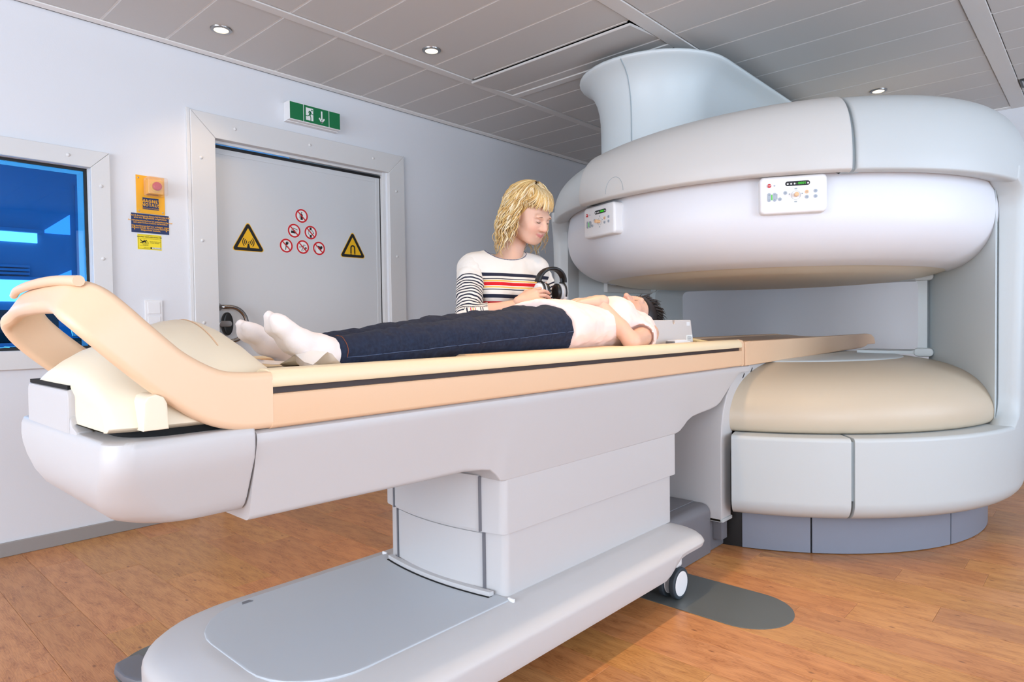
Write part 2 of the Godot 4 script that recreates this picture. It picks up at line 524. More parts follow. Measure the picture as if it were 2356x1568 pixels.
func room_ceiling() -> void:
	var m := M.new(); box(m, Vector3(LX, CY + 0.25, WZ), Vector3(RX, CY + 0.4, FZ))
	var c := structure("ceiling", m, "void_black")
	var rows := [[-3.775, -3.088], [-3.028, -1.846], [-1.762, -0.564], [-0.470, 0.75], [0.84, FZ - 0.01]]
	var p := 0.3113
	var g := 0.0035
	var hid := M.new()
	for ri in 5:
		var z0: float = rows[ri][0]
		var z1: float = rows[ri][1]
		for k in range(-16, 17):
			var x0 := 1.087 + k * p
			var x1 := x0 + p
			if x0 < LX: x0 = LX
			if x1 > RX: x1 = RX
			if x1 - x0 < 0.05: continue
			var spans := [[x0, x1, z0, z1]]
			if ri == 1 and k == 7: spans = [[x0, 3.352, z0, z1], [3.412, x1, z0, -2.03]]
			var unseen := not seen_from_camera(x0, x1, z0, z1, CY)
			for s in spans:
				if unseen:
					box(hid, Vector3(s[0] + g, CY, s[2] + g), Vector3(s[1] - g, CY + 0.012, s[3] - g))
					continue
				m = M.new()
				var w: float = s[1] - s[0] - g * 2
				var d: float = s[3] - s[2] - g * 2
				slab(m, rect(w, d), -0.012, 0.0, 0.0035, Transform3D(Basis(Vector3(1, 0, 0), Vector3(0, 0, 1), Vector3(0, -1, 0)), Vector3.ZERO), 1, 0.0)
				var o := part("ceiling_panel", m, "ceiling_metal", c)
				o.position += Vector3((s[0] + s[1]) / 2, CY, (s[2] + s[3]) / 2)
				if ri == 1 and k == 6:   # this panel hangs loose on one side
					o.rotation.z = 0.085
					o.position.y -= 0.012
				# white strip painting the light caught on the panel edges
				m = M.new(); box(m, Vector3(s[1] - 0.006, CY + 0.0035, s[2]), Vector3(s[1] + 0.006, CY + 0.03, s[3]))
				part("joint_light_line", m, "ceiling_white", c)
	part("ceiling_panel", hid, "ceiling_metal", c).set_meta("kind", "stuff")
	m = M.new(); box(m, Vector3(1.087 + 6 * p - 0.002, CY - 0.001, -3.0), Vector3(1.087 + 6 * p + 0.012, CY + 0.035, -1.87))  # lit edge beside the loose panel, painted white as well
	part("joint_light_line", m, "ceiling_white", c)
	for b in [[-3.088, -3.028], [-1.846, -1.762], [-0.564, -0.470], [0.75, 0.84]]:
		m = M.new(); box(m, Vector3(LX, CY - 0.006, b[0]), Vector3(RX, CY + 0.05, b[1]), 0.003)
		part("ceiling_bar", m, "ceiling_bar", c)
	m = M.new(); box(m, Vector3(3.352, CY - 0.006, -3.028), Vector3(3.412, CY + 0.05, -1.846), 0.003)
	part("ceiling_bar", m, "ceiling_bar", c)
	m = M.new(); box(m, Vector3(LX, CY - 0.004, WZ + 0.012), Vector3(RX, CY + 0.03, -3.775), 0.003)
	part("edge_trim", m, "ceiling_white", c)
	m = M.new(); box(m, Vector3(RX - 0.06, CY - 0.004, -3.775), Vector3(RX - 0.004, CY + 0.03, FZ), 0.003)
	part("edge_trim", m, "ceiling_white", c)
	for wall in [[LX, WZ, RX, WZ + 0.01]]:
		m = M.new(); box(m, Vector3(wall[0], CY, wall[1]), Vector3(wall[2], CY + 0.25, wall[3]))
		part("shadow_gap", m, "void_black", c)
	var names := ["round halogen downlight glowing in the ceiling panel nearest the back wall", "round halogen downlight glowing in the second panel row above the door", "round halogen downlight glowing in the ceiling over the scanner ring"]
	var spots := [Vector3(1.551, CY, -3.446), Vector3(2.486, CY, -2.861), Vector3(5.038, CY, -1.188), Vector3(1.50, CY, -1.42), Vector3(2.12, CY, -1.42), Vector3(2.62, CY, -0.22)]
	for i in spots.size():
		var l: String = names[i] if i < 3 else ["round halogen downlight above the foot end of the table", "round halogen downlight above the head end of the table", "round halogen downlight in front of the scanner consoles"][i - 3]
		var t := thing("downlight", l, "ceiling light", spots[i], "recessed downlights")
		var at: Vector3 = spots[i]
		m = M.new()
		lathe(m, PackedVector2Array([Vector2(0.036, CY - 0.002), Vector2(0.036, CY - 0.008), Vector2(0.052, CY - 0.006), Vector2(0.054, CY - 0.001)]), 0, 360, 28, at.x, at.z)
		part("trim_ring", m, "steel", t)
		m = M.new()
		lathe(m, PackedVector2Array([Vector2(0, CY - 0.0045), Vector2(0.036, CY - 0.0045), Vector2(0.036, CY - 0.0025), Vector2(0, CY - 0.0025)]), 0, 360, 24, at.x, at.z)
		part("bulb", m, "lamp_glow", t)
		var s := SpotLight3D.new()
		s.name = "lamp"
		s.light_color = Color(1.0, 0.84, 0.64)
		s.light_energy = [SPOT * 0.6, SPOT * 0.5, SPOT * 0.8, SPOT * 1.5, SPOT * 1.9, SPOT * 1.2][i]
		s.light_size = 0.04
		s.spot_range = 8.0
		s.spot_attenuation = 2.0
		s.spot_angle = 52.0 if i < 3 else 38.0
		s.spot_angle_attenuation = 0.8
		s.shadow_enabled = true
		s.position = Vector3(0, -0.012, 0)
		s.rotation_degrees.x = -90
		t.add_child(s)
	# square loudspeaker at the right edge of the view
	var q := thing("ceiling_speaker", "square black framed ceiling loudspeaker beside the wide ceiling bar at right", "speaker", Vector3(5.56, CY, -0.40))
	m = M.new(); box(m, Vector3(5.47, CY - 0.012, -0.46), Vector3(5.65, CY - 0.0005, -0.28), 0.003)
	part("frame", m, "black_plastic", q)
	m = M.new()
	for i in 8: box(m, Vector3(5.483, CY - 0.015, -0.447 + i * 0.0195), Vector3(5.637, CY - 0.012, -0.440 + i * 0.0195))
	part("grille", m, "grey_plastic", q)

func mitred(m: M, x0: float, x1: float, y0: float, y1: float, w: float, sides: String, z0: float, z1: float, s: int) -> void:
	# one member of a mitred frame round the outer rectangle
	var o := [Vector2(x0, y0), Vector2(x1, y0), Vector2(x1, y1), Vector2(x0, y1)]
	var bot := y0 + (w if sides.contains("b") else 0.0)
	var i := [Vector2(x0 + w, bot), Vector2(x1 - w, bot), Vector2(x1 - w, y1 - w), Vector2(x0 + w, y1 - w)]
	var e := s; var f := (s + 1) % 4
	var poly := PackedVector2Array([o[e], o[f], i[f], i[e]])
	slab(m, inset(poly, 0.0006), z0, z1, 0.002, Transform3D(), 1, 0.0)

func window_and_door() -> void:
	var m := M.new()
	# observation window: tinted pane in a mitred frame
	box(m, Vector3(-0.3, 0.966, WZ - 0.062), Vector3(1.036, 1.884, WZ - 0.054))
	var win := structure("window_1", m, "blue_glass")
	for s in 4:
		m = M.new(); mitred(m, -0.388, 1.124, 0.877, 1.968, 0.088, "b", WZ, WZ + 0.024, s)
		part("frame_member", m, "frame_grey", win)
	m = M.new()
	for b in [[-0.3, -0.28, 0.966, 1.884], [1.022, 1.036, 0.966, 1.884], [-0.28, 1.022, 0.966, 0.98], [-0.28, 1.022, 1.87, 1.884]]:
		box(m, Vector3(b[0], b[2], WZ - 0.054), Vector3(b[1], b[3], WZ - 0.042))
	part("gasket", m, "seal_black", win)
	for q in [Vector2(0.941, 1.927), Vector2(1.081, 1.793), Vector2(1.081, 1.424), Vector2(1.081, 1.06), Vector2(0.55, 1.927), Vector2(0.55, 0.92)]:
		bolt(win, Vector3(q.x, q.y, WZ + 0.024))
	control_room()
	# door
	m = M.new()
	box(m, Vector3(1.66, 0.004, WZ - 0.10), Vector3(2.868, 2.128, WZ - 0.052), 0.003)
	var d := structure("door_1", m, "door_grey")
	for s in [[1, "frame_member"], [2, "frame_member"], [3, "frame_member"]]:
		m = M.new(); mitred(m, 1.532, 3.034, 0.0, 2.290, 0.136, "", WZ, WZ + 0.024, s[0])
		part(s[1], m, "frame_grey", d)
	m = M.new()
	box(m, Vector3(1.515, 0, WZ), Vector3(1.532, 2.30, WZ + 0.012), 0.002)
	box(m, Vector3(3.034, 0, WZ), Vector3(3.044, 2.296, WZ + 0.010), 0.002)
	part("frame_edge", m, "frame_grey", d)
	m = M.new()
	box(m, Vector3(2.872, 0, WZ - 0.12), Vector3(2.897, 2.157, WZ - 0.02), 0.002)
	box(m, Vector3(1.667, 2.14, WZ - 0.12), Vector3(2.872, 2.157, WZ - 0.03), 0.002)
	part("rebate", m, "frame_grey", d)
	m = M.new(); box(m, Vector3(1.667, 2.118, WZ - 0.058), Vector3(2.872, 2.134, WZ - 0.045))
	box(m, Vector3(2.866, 0, WZ - 0.06), Vector3(2.872, 2.13, WZ - 0.05))
	part("seal", m, "seal_black", d)
	m = M.new(); box(m, Vector3(1.667, 2.134, WZ - 0.05), Vector3(2.16, 2.1395, WZ - 0.035))  # a blue reflection over the door leaf, painted as a solid strip
	tag(part("painted_reflection_strip", m, "reflection_blue", d), "narrow bright blue reflection painted as a strip")
	m = M.new()
	box(m, Vector3(2.83, 0.03, WZ - 0.052), Vector3(2.845, 2.11, WZ - 0.049), 0.0014)
	box(m, Vector3(1.667, 2.085, WZ - 0.052), Vector3(2.83, 2.10, WZ - 0.049), 0.0014)
	part("leaf_bead", m, "door_grey", d)
	for q in [Vector2(1.785, 2.229), Vector2(2.273, 2.229), Vector2(2.764, 2.231), Vector2(1.586, 2.028), Vector2(1.581, 1.559), Vector2(1.579, 1.093), Vector2(2.960, 2.029), Vector2(2.957, 1.56), Vector2(2.955, 1.089)]:
		bolt(d, Vector3(q.x, q.y, WZ + 0.024))
	var h := M.new()
	var pts := PackedVector3Array()
	var hz := WZ + 0.01
	pts.append(Vector3(1.69, 1.185, WZ - 0.05)); pts.append(Vector3(1.69, 1.185, hz - 0.01)); pts.append(Vector3(1.70, 1.185, hz))
	for i in 17:
		var a := PI / 2 - PI * i / 16.0
		pts.append(Vector3(1.735 + 0.101 * cos(a), 1.084 + 0.101 * sin(a), hz))
	pts.append(Vector3(1.70, 0.983, hz)); pts.append(Vector3(1.69, 0.983, hz - 0.01)); pts.append(Vector3(1.69, 0.983, WZ - 0.05))
	tube(h, pts, 0.0125, 0.0125, 10)
	for yy in [1.185, 0.983]: slab(h, circle(0.024, 18), WZ - 0.052, WZ - 0.042, 0.002, Transform3D(Basis(), Vector3(1.69, yy, 0)))
	var hd := part("door_handle", h, "steel", d)
	h = M.new()
	var ov := PackedVector2Array()
	for q in circle(1.0, 28): ov.append(Vector2(q.x * 0.031, q.y * 0.068))
	slab(h, ov, WZ - 0.05, WZ - 0.01, 0.008, Transform3D(Basis(), Vector3(1.735, 1.086, 0)))
	part("lock_knob", h, "black_plastic", hd)
	h = M.new()
	slab(h, rrect(0.075, 0.036, 0.017), WZ - 0.012, WZ - 0.004, 0.002, Transform3D(Basis(), Vector3(1.716, 1.086, 0)))
	part("lock_tab", h, "steel", hd)
	door_signs()
	wall_signs()

func bolt(parent: Node, at: Vector3) -> void:
	var m := M.new()
	lathe(m, PackedVector2Array([Vector2(0, 0), Vector2(0.0095, 0), Vector2(0.008, 0.003), Vector2(0.0045, 0.005), Vector2(0, 0.0055)]), 0, 360, 12, 0, 0)
	var o := part("bolt", m, "frame_grey", parent)
	o.basis = Basis(Vector3.RIGHT, PI / 2)
	o.position += at

func control_room() -> void:
	# what shows through the tinted pane: a small office lit by an added blue lamp
	var x0 := -1.7; var x1 := 2.4; var z1 := WZ - 0.22; var z0 := -6.6
	var m := M.new()
	box(m, Vector3(x0, -0.05, z0), Vector3(x1, 0.0, z1))
	box(m, Vector3(x0, 2.6, z0), Vector3(x1, 2.7, z1))
	box(m, Vector3(x0, 0, z0 - 0.1), Vector3(x1, 2.6, z0))
	box(m, Vector3(x0 - 0.1, 0, z0), Vector3(x0, 2.6, z1))
	box(m, Vector3(x1, 0, z0), Vector3(x1 + 0.1, 2.6, z1))
	structure("wall_control", m, "control_wall")
	m = M.new()
	for e in [[0.55, 1.385, 1.785, 1.865], [0.55, 1.40, 1.30, 1.475]]: box(m, Vector3(e[0], e[2], z0 + 0.001), Vector3(e[1], e[3], z0 + 0.02))
	var w := structure("window_5", m, "added_daylight_glow")  # glowing patches stand in for bright reflections in the pane
	m = M.new()
	for e in [[1.39, 1.865, 1.89], [1.43, 1.475, 1.50]]: box(m, Vector3(0.5, e[1], z0 + 0.002), Vector3(e[0] + 0.03, e[2], z0 + 0.08), 0.002)
	for yy in [1.515, 1.545, 1.575]: box(m, Vector3(0.5, yy, z0 + 0.002), Vector3(1.32, yy + 0.02, z0 + 0.06), 0.002)
	part("reflected_slat", m, "control_wall", w)  # slats belong to the reflected blinds, built as solid strips
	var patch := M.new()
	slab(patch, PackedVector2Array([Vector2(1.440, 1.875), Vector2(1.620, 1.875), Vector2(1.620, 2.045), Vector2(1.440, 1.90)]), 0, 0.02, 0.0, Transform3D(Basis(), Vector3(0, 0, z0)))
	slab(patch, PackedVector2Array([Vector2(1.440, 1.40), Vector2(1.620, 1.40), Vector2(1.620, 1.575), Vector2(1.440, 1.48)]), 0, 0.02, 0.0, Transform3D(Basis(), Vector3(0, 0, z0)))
	structure("window_6", patch, "reflection_glow_dim")  # slanted reflections in the pane, painted as dimmer glowing patches
	m = M.new(); box(m, Vector3(1.66, 0.0, z0 + 0.001), Vector3(2.39, 2.3, z0 + 0.03))
	structure("trim_1", m, "control_wall")
	var a := AreaLight3D.new()
	a.name = "added_control_lamp"  # added lamp that turns the office behind the pane blue
	a.light_color = Color(0.55, 0.82, 1.0)
	a.light_energy = 13.0
	a.area_size = Vector2(0.8, 0.5)
	a.area_range = 6.0
	a.shadow_enabled = true
	a.transform = Transform3D(Basis.looking_at(Vector3(0, 0, 1), Vector3.UP), Vector3(0.65, 1.3, z0 + 0.08))
	add_child(a)
	var t := thing("control_desk", "dark desk behind the blue tinted observation window", "desk", Vector3(0.9, 0, -4.6))
	m = M.new(); box(m, Vector3(-0.2, 0.93, -4.85), Vector3(1.7, 0.965, -4.15), 0.004)
	part("desk_top", m, "control_dark", t)
	for xx in [-0.15, 1.6]:
		m = M.new(); box(m, Vector3(xx, 0, -4.8), Vector3(xx + 0.05, 0.93, -4.2), 0.003)
		part("desk_leg", m, "control_dark", t)
	t = thing("monitor", "back of a dark monitor standing behind the tinted observation window", "monitor", Vector3(0.88, 0.965, -4.42))
	m = M.new(); box(m, Vector3(0.60, 0.995, -4.45), Vector3(1.02, 1.175, -4.42), 0.006)
	part("housing", m, "control_dark", t)
	m = M.new(); box(m, Vector3(0.86, 0.965, -4.48), Vector3(0.92, 1.06, -4.45), 0.004); box(m, Vector3(0.78, 0.965, -4.52), Vector3(1.0, 0.975, -4.36), 0.004)
	part("stand", m, "control_dark", t)
	m = M.new(); slab(m, circle(0.022, 20), -4.42, -4.417, 0.0, Transform3D(Basis(), Vector3(0.942, 1.135, 0)))
	part("round_badge", m, "void_black", t)
	m = M.new(); box(m, Vector3(0.945, 1.06, -4.42), Vector3(0.995, 1.10, -4.417))
	part("rear_plate", m, "void_black", t)
	t = thing("desk_phone", "small black telephone on the desk behind the tinted window", "telephone", Vector3(1.09, 0.965, -4.40))
	m = M.new(); box(m, Vector3(1.035, 0.965, -4.46), Vector3(1.135, 1.015, -4.36), 0.012)
	part("phone_body", m, "black_plastic", t)
	m = M.new(); slab(m, rrect(0.07, 0.05, 0.006), 0, 0.012, 0.004, Transform3D(Basis(Vector3.RIGHT, -0.7), Vector3(1.11, 1.04, -4.40)))
	part("phone_screen", m, "grey_plastic", t)

# ---------- signs and stickers
func flat(m: M, poly: PackedVector2Array, at: Vector2, z: float, s := 1.0, th := 0.0004, rot := 0.0) -> void:
	slab(m, poly, z, z + th, 0.0, Transform3D(Basis(Vector3.BACK, rot).scaled(Vector3(s, s, 1)), Vector3(at.x, at.y, 0)))

func bar(m: M, a: Vector2, b: Vector2, w: float, z: float, th := 0.0004) -> void:
	var d := (b - a).normalized()
	var n := Vector2(-d.y, d.x) * w / 2
	slab(m, PackedVector2Array([a - n, b - n, b + n, a + n]), z, z + th)

func arc_band(m: M, c: Vector2, r0: float, r1: float, a0: float, a1: float, z: float, n := 12, th := 0.0004) -> void:
	for i in n:
		var p := lerpf(a0, a1, float(i) / n); var q := lerpf(a0, a1, float(i + 1) / n)
		var u := Vector2(cos(p), sin(p)); var v := Vector2(cos(q), sin(q))
		slab(m, PackedVector2Array([c + u * r0, c + u * r1, c + v * r1, c + v * r0]), z, z + th)

func door_signs() -> void:
	var z := WZ - 0.0518
	var tri := PackedVector2Array()
	var spec := [["radio wave warning triangle stuck to the door beside its handle", Vector2(1.886, 1.588), 0.190], ["horseshoe magnet warning triangle stuck at the hinge side of the door", Vector2(2.632, 1.598), 0.190]]
	for k in 2:
		var c: Vector2 = spec[k][1]
		var s: float = spec[k][2]
		var t := thing("warning_sticker", "yellow and black " + spec[k][0], "sticker", Vector3(c.x, c.y, z), "warning triangles on the door")
		var base := rounded_triangle(s, 0.014)
		var m := M.new(); flat(m, base, c, z)
		part("backing", m, "sign_yellow", t)
		m = M.new(); flat(m, rounded_triangle(s * 0.95, 0.012), c, z + 0.0004)
		part("border", m, "ink", t)
		m = M.new(); flat(m, rounded_triangle(s * 0.71, 0.002), c, z + 0.0008)
		part("field", m, "sign_yellow", t)
		m = M.new()
		var y := z + 0.0012
		if k == 0:
			var q := c + Vector2(0, -0.006)
			flat(m, circle(0.0035, 12), q, y)
			for i in 3:
				arc_band(m, q, 0.010 + i * 0.0115, 0.015 + i * 0.0115, -0.75, 0.75, y)
				arc_band(m, q, 0.010 + i * 0.0115, 0.015 + i * 0.0115, PI - 0.75, PI + 0.75, y)
			flat(m, PackedVector2Array([Vector2(-0.011, -0.041), Vector2(0.011, -0.041), Vector2(0.004, -0.008), Vector2(-0.004, -0.008)]), q, y)
		else:
			var q := c + Vector2(0, 0.006)
			arc_band(m, q, 0.010, 0.020, 0, PI, y)
			for sx in [-1, 1]:
				bar(m, q + Vector2(sx * 0.015, 0), q + Vector2(sx * 0.0155, -0.040), 0.010, y)
				bar(m, q + Vector2(sx * 0.0155, -0.043), q + Vector2(sx * 0.0155, -0.051), 0.010, y)
		part("pictogram", m, "ink", t)
	var pro := [["fire extinguisher", Vector2(2.247, 1.782)], ["bank card", Vector2(2.192, 1.681)], ["wristwatch", Vector2(2.310, 1.680)], ["metal implant", Vector2(2.135, 1.581)], ["scissors and key", Vector2(2.251, 1.581)], ["pacemaker heart", Vector2(2.369, 1.581)]]
	for k in 6:
		var c: Vector2 = pro[k][1]
		var t := thing("prohibition_sticker", "round red ringed sticker on the door forbidding a " + pro[k][0], "sticker", Vector3(c.x, c.y, z), "round prohibition stickers on the door")
		var m := M.new(); flat(m, circle(0.0465, 36), c, z)
		part("backing", m, "sign_white", t)
		m = M.new(); pictogram(m, k, c, z + 0.0004)
		part("pictogram", m, "ink", t)
		m = M.new()
		arc_band(m, c, 0.0345, 0.0445, 0, TAU, z + 0.0008, 36)
		bar(m, c + Vector2(-0.0255, 0.0255), c + Vector2(0.0255, -0.0255), 0.0075, z + 0.0009)
		part("ring", m, "sign_red", t)

func rounded_triangle(s: float, r: float) -> PackedVector2Array:
	var o := PackedVector2Array()
	var R := s / sqrt(3.0) - r
	for k in 3:
		var a := PI / 2 + TAU * k / 3.0
		for i in 5:
			var b := a + (i - 2) / 4.0 * TAU / 3.0
			o.append(Vector2(cos(a), sin(a)) * R + Vector2(cos(b), sin(b)) * r)
	return o

func pictogram(m: M, k: int, c: Vector2, z: float) -> void:
	match k:
		0:
			flat(m, PackedVector2Array([Vector2(-0.008, -0.026), Vector2(0.008, -0.026), Vector2(0.008, 0.006), Vector2(0.004, 0.013), Vector2(-0.004, 0.013), Vector2(-0.008, 0.006)]), c, z)
			bar(m, c + Vector2(0, 0.013), c + Vector2(0, 0.022), 0.003, z); bar(m, c + Vector2(-0.005, 0.024), c + Vector2(0.006, 0.021), 0.003, z)
			bar(m, c + Vector2(-0.002, 0.017), c + Vector2(-0.013, 0.014), 0.002, z); bar(m, c + Vector2(-0.013, 0.014), c + Vector2(-0.014, -0.016), 0.002, z)
		1:
			flat(m, PackedVector2Array([Vector2(-0.022, -0.016), Vector2(0.010, -0.018), Vector2(0.010, -0.002), Vector2(-0.022, 0.0)]), c, z)
			bar(m, c + Vector2(-0.022, 0.005), c + Vector2(0.010, 0.003), 0.002, z)
			bar(m, c + Vector2(-0.008, 0.017), c + Vector2(0.022, 0.008), 0.004, z); bar(m, c + Vector2(0.022, 0.008), c + Vector2(0.018, -0.006), 0.0015, z)
		2:
			arc_band(m, c, 0.0165, 0.0195, 0, TAU, z, 24)
			flat(m, rect(0.014, 0.016), c + Vector2(0, 0.025), z); flat(m, rect(0.014, 0.016), c + Vector2(0, -0.025), z)
			bar(m, c, c + Vector2(0.003, 0.010), 0.0015, z); bar(m, c, c + Vector2(-0.008, -0.003), 0.0015, z)
			flat(m, circle(0.003, 10), c + Vector2(0.021, -0.002), z)
		3:
			flat(m, circle(0.0095, 18), c + Vector2(0.005, 0.015), z)
			arc_band(m, c + Vector2(0.005, 0.013), 0.0125, 0.0145, 0.0, 1.9, z, 8)
			flat(m, PackedVector2Array([Vector2(-0.007, -0.028), Vector2(-0.003, -0.028), Vector2(0.004, 0.010), Vector2(-0.003, 0.012)]), c, z)
			arc_band(m, c + Vector2(0.022, 0.004), 0.012, 0.013, PI, PI * 1.5, z, 8)
		4:
			arc_band(m, c + Vector2(-0.019, -0.002), 0.005, 0.0068, 0, TAU, z, 14); arc_band(m, c + Vector2(-0.005, -0.021), 0.005, 0.0068, 0, TAU, z, 14)
			bar(m, c + Vector2(-0.013, 0.0), c + Vector2(0.020, 0.012), 0.003, z); bar(m, c + Vector2(-0.004, -0.015), c + Vector2(0.010, 0.019), 0.003, z)
			arc_band(m, c + Vector2(0.021, -0.006), 0.0022, 0.0072, 0, TAU, z, 14); bar(m, c + Vector2(0.016, -0.011), c + Vector2(0.006, -0.022), 0.003, z)
		5:
			var h := PackedVector2Array()
			for i in 28:
				var a := TAU * i / 28.0
				h.append(Vector2(16 * pow(sin(a), 3), 13 * cos(a) - 5 * cos(2 * a) - 2 * cos(3 * a) - cos(4 * a)) * 0.00115)
			h.reverse()
			flat(m, h, c + Vector2(0.008, 0.003), z)
			bar(m, c + Vector2(-0.022, 0.010), c + Vector2(-0.024, -0.018), 0.002, z); arc_band(m, c + Vector2(-0.016, 0.006), 0.005, 0.0068, 0.6, PI, z, 8); flat(m, circle(0.003, 10), c + Vector2(-0.024, -0.02), z)

func wall_signs() -> void:
	var m := M.new()
	# exit sign: a slim box light over the door
	var t := thing("exit_sign", "green and white emergency exit box sign on the wall above the door", "exit sign", Vector3(2.29, 2.41, WZ))
	var x0 := 2.109; var x1 := 2.474; var y0 := 2.352; var y1 := 2.466; var zf := WZ + 0.069
	box(m, Vector3(x0, y0, WZ), Vector3(x1, y1, zf), 0.003)
	part("housing", m, "white_plastic", t)
	m = M.new(); box(m, Vector3(x0 - 0.005, y0 - 0.006, WZ), Vector3(x1 + 0.002, y0, zf - 0.03), 0.002)
	part("base_lip", m, "white_plastic", t)
	m = M.new()
	for f in [[x0 + 0.004, 2.204], [2.2085, 2.386], [2.3905, x1 - 0.004]]:
		slab(m, rect(f[1] - f[0], y1 - y0 - 0.010), zf, zf + 0.0006, 0.0, Transform3D(Basis(), Vector3((f[0] + f[1]) / 2, (y0 + y1) / 2, 0)))
	part("sign_face", m, "sign_green", t)
	var c := Vector2(2.248, 2.409)
	var z := zf + 0.0007
	m = M.new(); flat(m, rect(0.052, 0.078), c, z)
	var a := Vector2(2.335, 2.409)
	flat(m, rect(0.010, 0.055), a + Vector2(0, 0.010), z)
	bar(m, a + Vector2(-0.019, -0.008), a + Vector2(0.002, -0.036), 0.010, z); bar(m, a + Vector2(0.019, -0.008), a + Vector2(-0.002, -0.036), 0.010, z)
	part("pictogram_white", m, "sign_white", t)
	m = M.new(); z += 0.0005
	flat(m, circle(0.0055, 14), c + Vector2(0.017, 0.028), z)
	for b in [[-0.003, 0.018, 0.010, 0.014, 0.010], [0.008, 0.014, 0.0, -0.004, 0.013], [-0.004, 0.018, -0.007, 0.006, 0.004], [0.010, 0.014, 0.014, 0.002, 0.004], [0.014, 0.002, 0.026, 0.002, 0.004], [0.0, -0.004, -0.014, -0.013, 0.005], [-0.014, -0.013, -0.028, -0.012, 0.005], [0.002, -0.004, 0.008, -0.018, 0.006], [0.008, -0.018, 0.008, -0.039, 0.005]]:
		bar(m, c + Vector2(b[0], b[1]), c + Vector2(b[2], b[3]), b[4], z)
	part("running_figure", m, "sign_green", t)
	# magnet stop station
	z = WZ
	t = thing("emergency_switch", "orange wall plate with a red magnet stop button under a clear box", "switch", Vector3(1.32, 1.78, WZ))
	m = M.new(); slab(m, rect(0.142, 0.202), z, z + 0.004, 0.0008, Transform3D(Basis(), Vector3(1.321, 1.782, 0)), 1)
	part("plate", m, "plate_orange", t)
	m = M.new(); slab(m, rect(0.080, 0.062), z + 0.004, z + 0.005, 0.0, Transform3D(Basis(), Vector3(1.320, 1.735, 0)))
	part("name_plate", m, "navy", t)
	var zt := Transform3D(Basis(), Vector3(1.320, 1.748, z + 0.0054))
	text("lettering", "MAGNET", 0.0235, "plate_orange", zt, t, true)
	text("lettering", "NOTAUS", 0.0235, "plate_orange", Transform3D(Basis(), Vector3(1.320, 1.728, z + 0.0054)), t, true)
	text("lettering", "Magnet aus nach 30 Sekunden !", 0.0065, "plate_orange", Transform3D(Basis(), Vector3(1.320, 1.7105, z + 0.0054)), t)
	for q in [Vector2(1.262, 1.868), Vector2(1.262, 1.694), Vector2(1.380, 1.694), Vector2(1.380, 1.868)]:
		m = M.new(); slab(m, circle(0.004, 12), z + 0.004, z + 0.006, 0.001, Transform3D(Basis(), Vector3(q.x, q.y, 0)), 1)
		part("screw", m, "steel", t)
	m = M.new(); box(m, Vector3(1.293, 1.782, z + 0.004), Vector3(1.373, 1.862, z + 0.05), 0.006)
	part("switch_box", m, "plate_orange", t)
	m = M.new(); slab(m, circle(0.030, 28), z + 0.05, z + 0.058, 0.002, Transform3D(Basis(), Vector3(1.333, 1.822, 0)))
	part("button_ring", m, "sign_yellow", t)
	m = M.new(); slab(m, circle(0.023, 28), z + 0.058, z + 0.078, 0.008, Transform3D(Basis(), Vector3(1.333, 1.822, 0)), 4)
	part("stop_button", m, "red", t)
	m = M.new(); box(m, Vector3(1.284, 1.774, z + 0.006), Vector3(1.382, 1.870, z + 0.09), 0.008)
	part("clear_cover", m, "clear_box", t)
	# blue notice
	t = thing("notice_plate", "navy blue notice plate with yellow text under the magnet stop switch", "notice", Vector3(1.317, 1.628, WZ))
	m = M.new(); slab(m, rect(0.188, 0.102), z, z + 0.0025, 0.0005, Transform3D(Basis(), Vector3(1.317, 1.628, 0)), 1)
	part("plate", m, "navy", t)
	var lines := ["Durch Betätigung dieses NOTSCHALTERS", "wird das Magnetfeld aufgehoben.", "Das Wiedereinschalten ist zeitaufwendig und", "mit sehr hohen Kosten verbunden.", "Die Auslösung darf nur erfolgen, wenn", "direkte Gefahr für Personen durch das", "Magnetfeld besteht."]
	var ys := [1.667, 1.6565, 1.641, 1.6305, 1.613, 1.6025, 1.592]
	for i in 7: text("lettering", lines[i], 0.0102, "plate_orange", Transform3D(Basis(), Vector3(1.318, ys[i], z + 0.0028)), t, true)
	for xx in [1.238, 1.397]: text("lettering", "!", 0.034, "plate_orange", Transform3D(Basis(), Vector3(xx, 1.603, z + 0.0028)), t, true)
	# yellow sticker
	t = thing("instruction_sticker", "small yellow instruction sticker on the wall under the blue notice", "sticker", Vector3(1.311, 1.53, WZ))
	m = M.new(); slab(m, rect(0.120, 0.082), z, z + 0.0008, 0.0, Transform3D(Basis(), Vector3(1.311, 1.529, 0)))
	part("backing", m, "label_yellow", t)
	m = M.new(); z += 0.001
	for b in [[-0.055, 0.036, 0.055, 0.036], [-0.055, 0.018, 0.055, 0.018], [-0.055, -0.036, 0.055, -0.036], [-0.055, -0.036, -0.055, 0.036], [0.055, -0.036, 0.055, 0.036], [-0.05, -0.019, -0.004, -0.019]]:
		bar(m, Vector2(1.311 + b[0], 1.529 + b[1]), Vector2(1.311 + b[2], 1.529 + b[3]), 0.0009, z)
	var pc := Vector2(1.290, 1.523)
	for i in 3: arc_band(m, pc, 0.004 + i * 0.005, 0.005 + i * 0.005, 0, TAU, z, 20)
	for b in [[-0.026, 0.017, -0.016, 0.007, 0.004], [-0.016, 0.007, 0.002, 0.010, 0.006], [-0.026, 0.001, -0.015, 0.002, 0.004], [-0.015, 0.002, -0.006, 0.008, 0.004], [-0.004, 0.010, -0.008, 0.018, 0.003], [-0.002, 0.009, 0.002, -0.001, 0.003]]:
		bar(m, pc + Vector2(b[0], b[1]), pc + Vector2(b[2], b[3]), b[4], z)
	flat(m, circle(0.003, 10), pc + Vector2(0.004, 0.014), z)
	flat(m, rect(0.009, 0.008), Vector2(1.318, 1.4985), z)
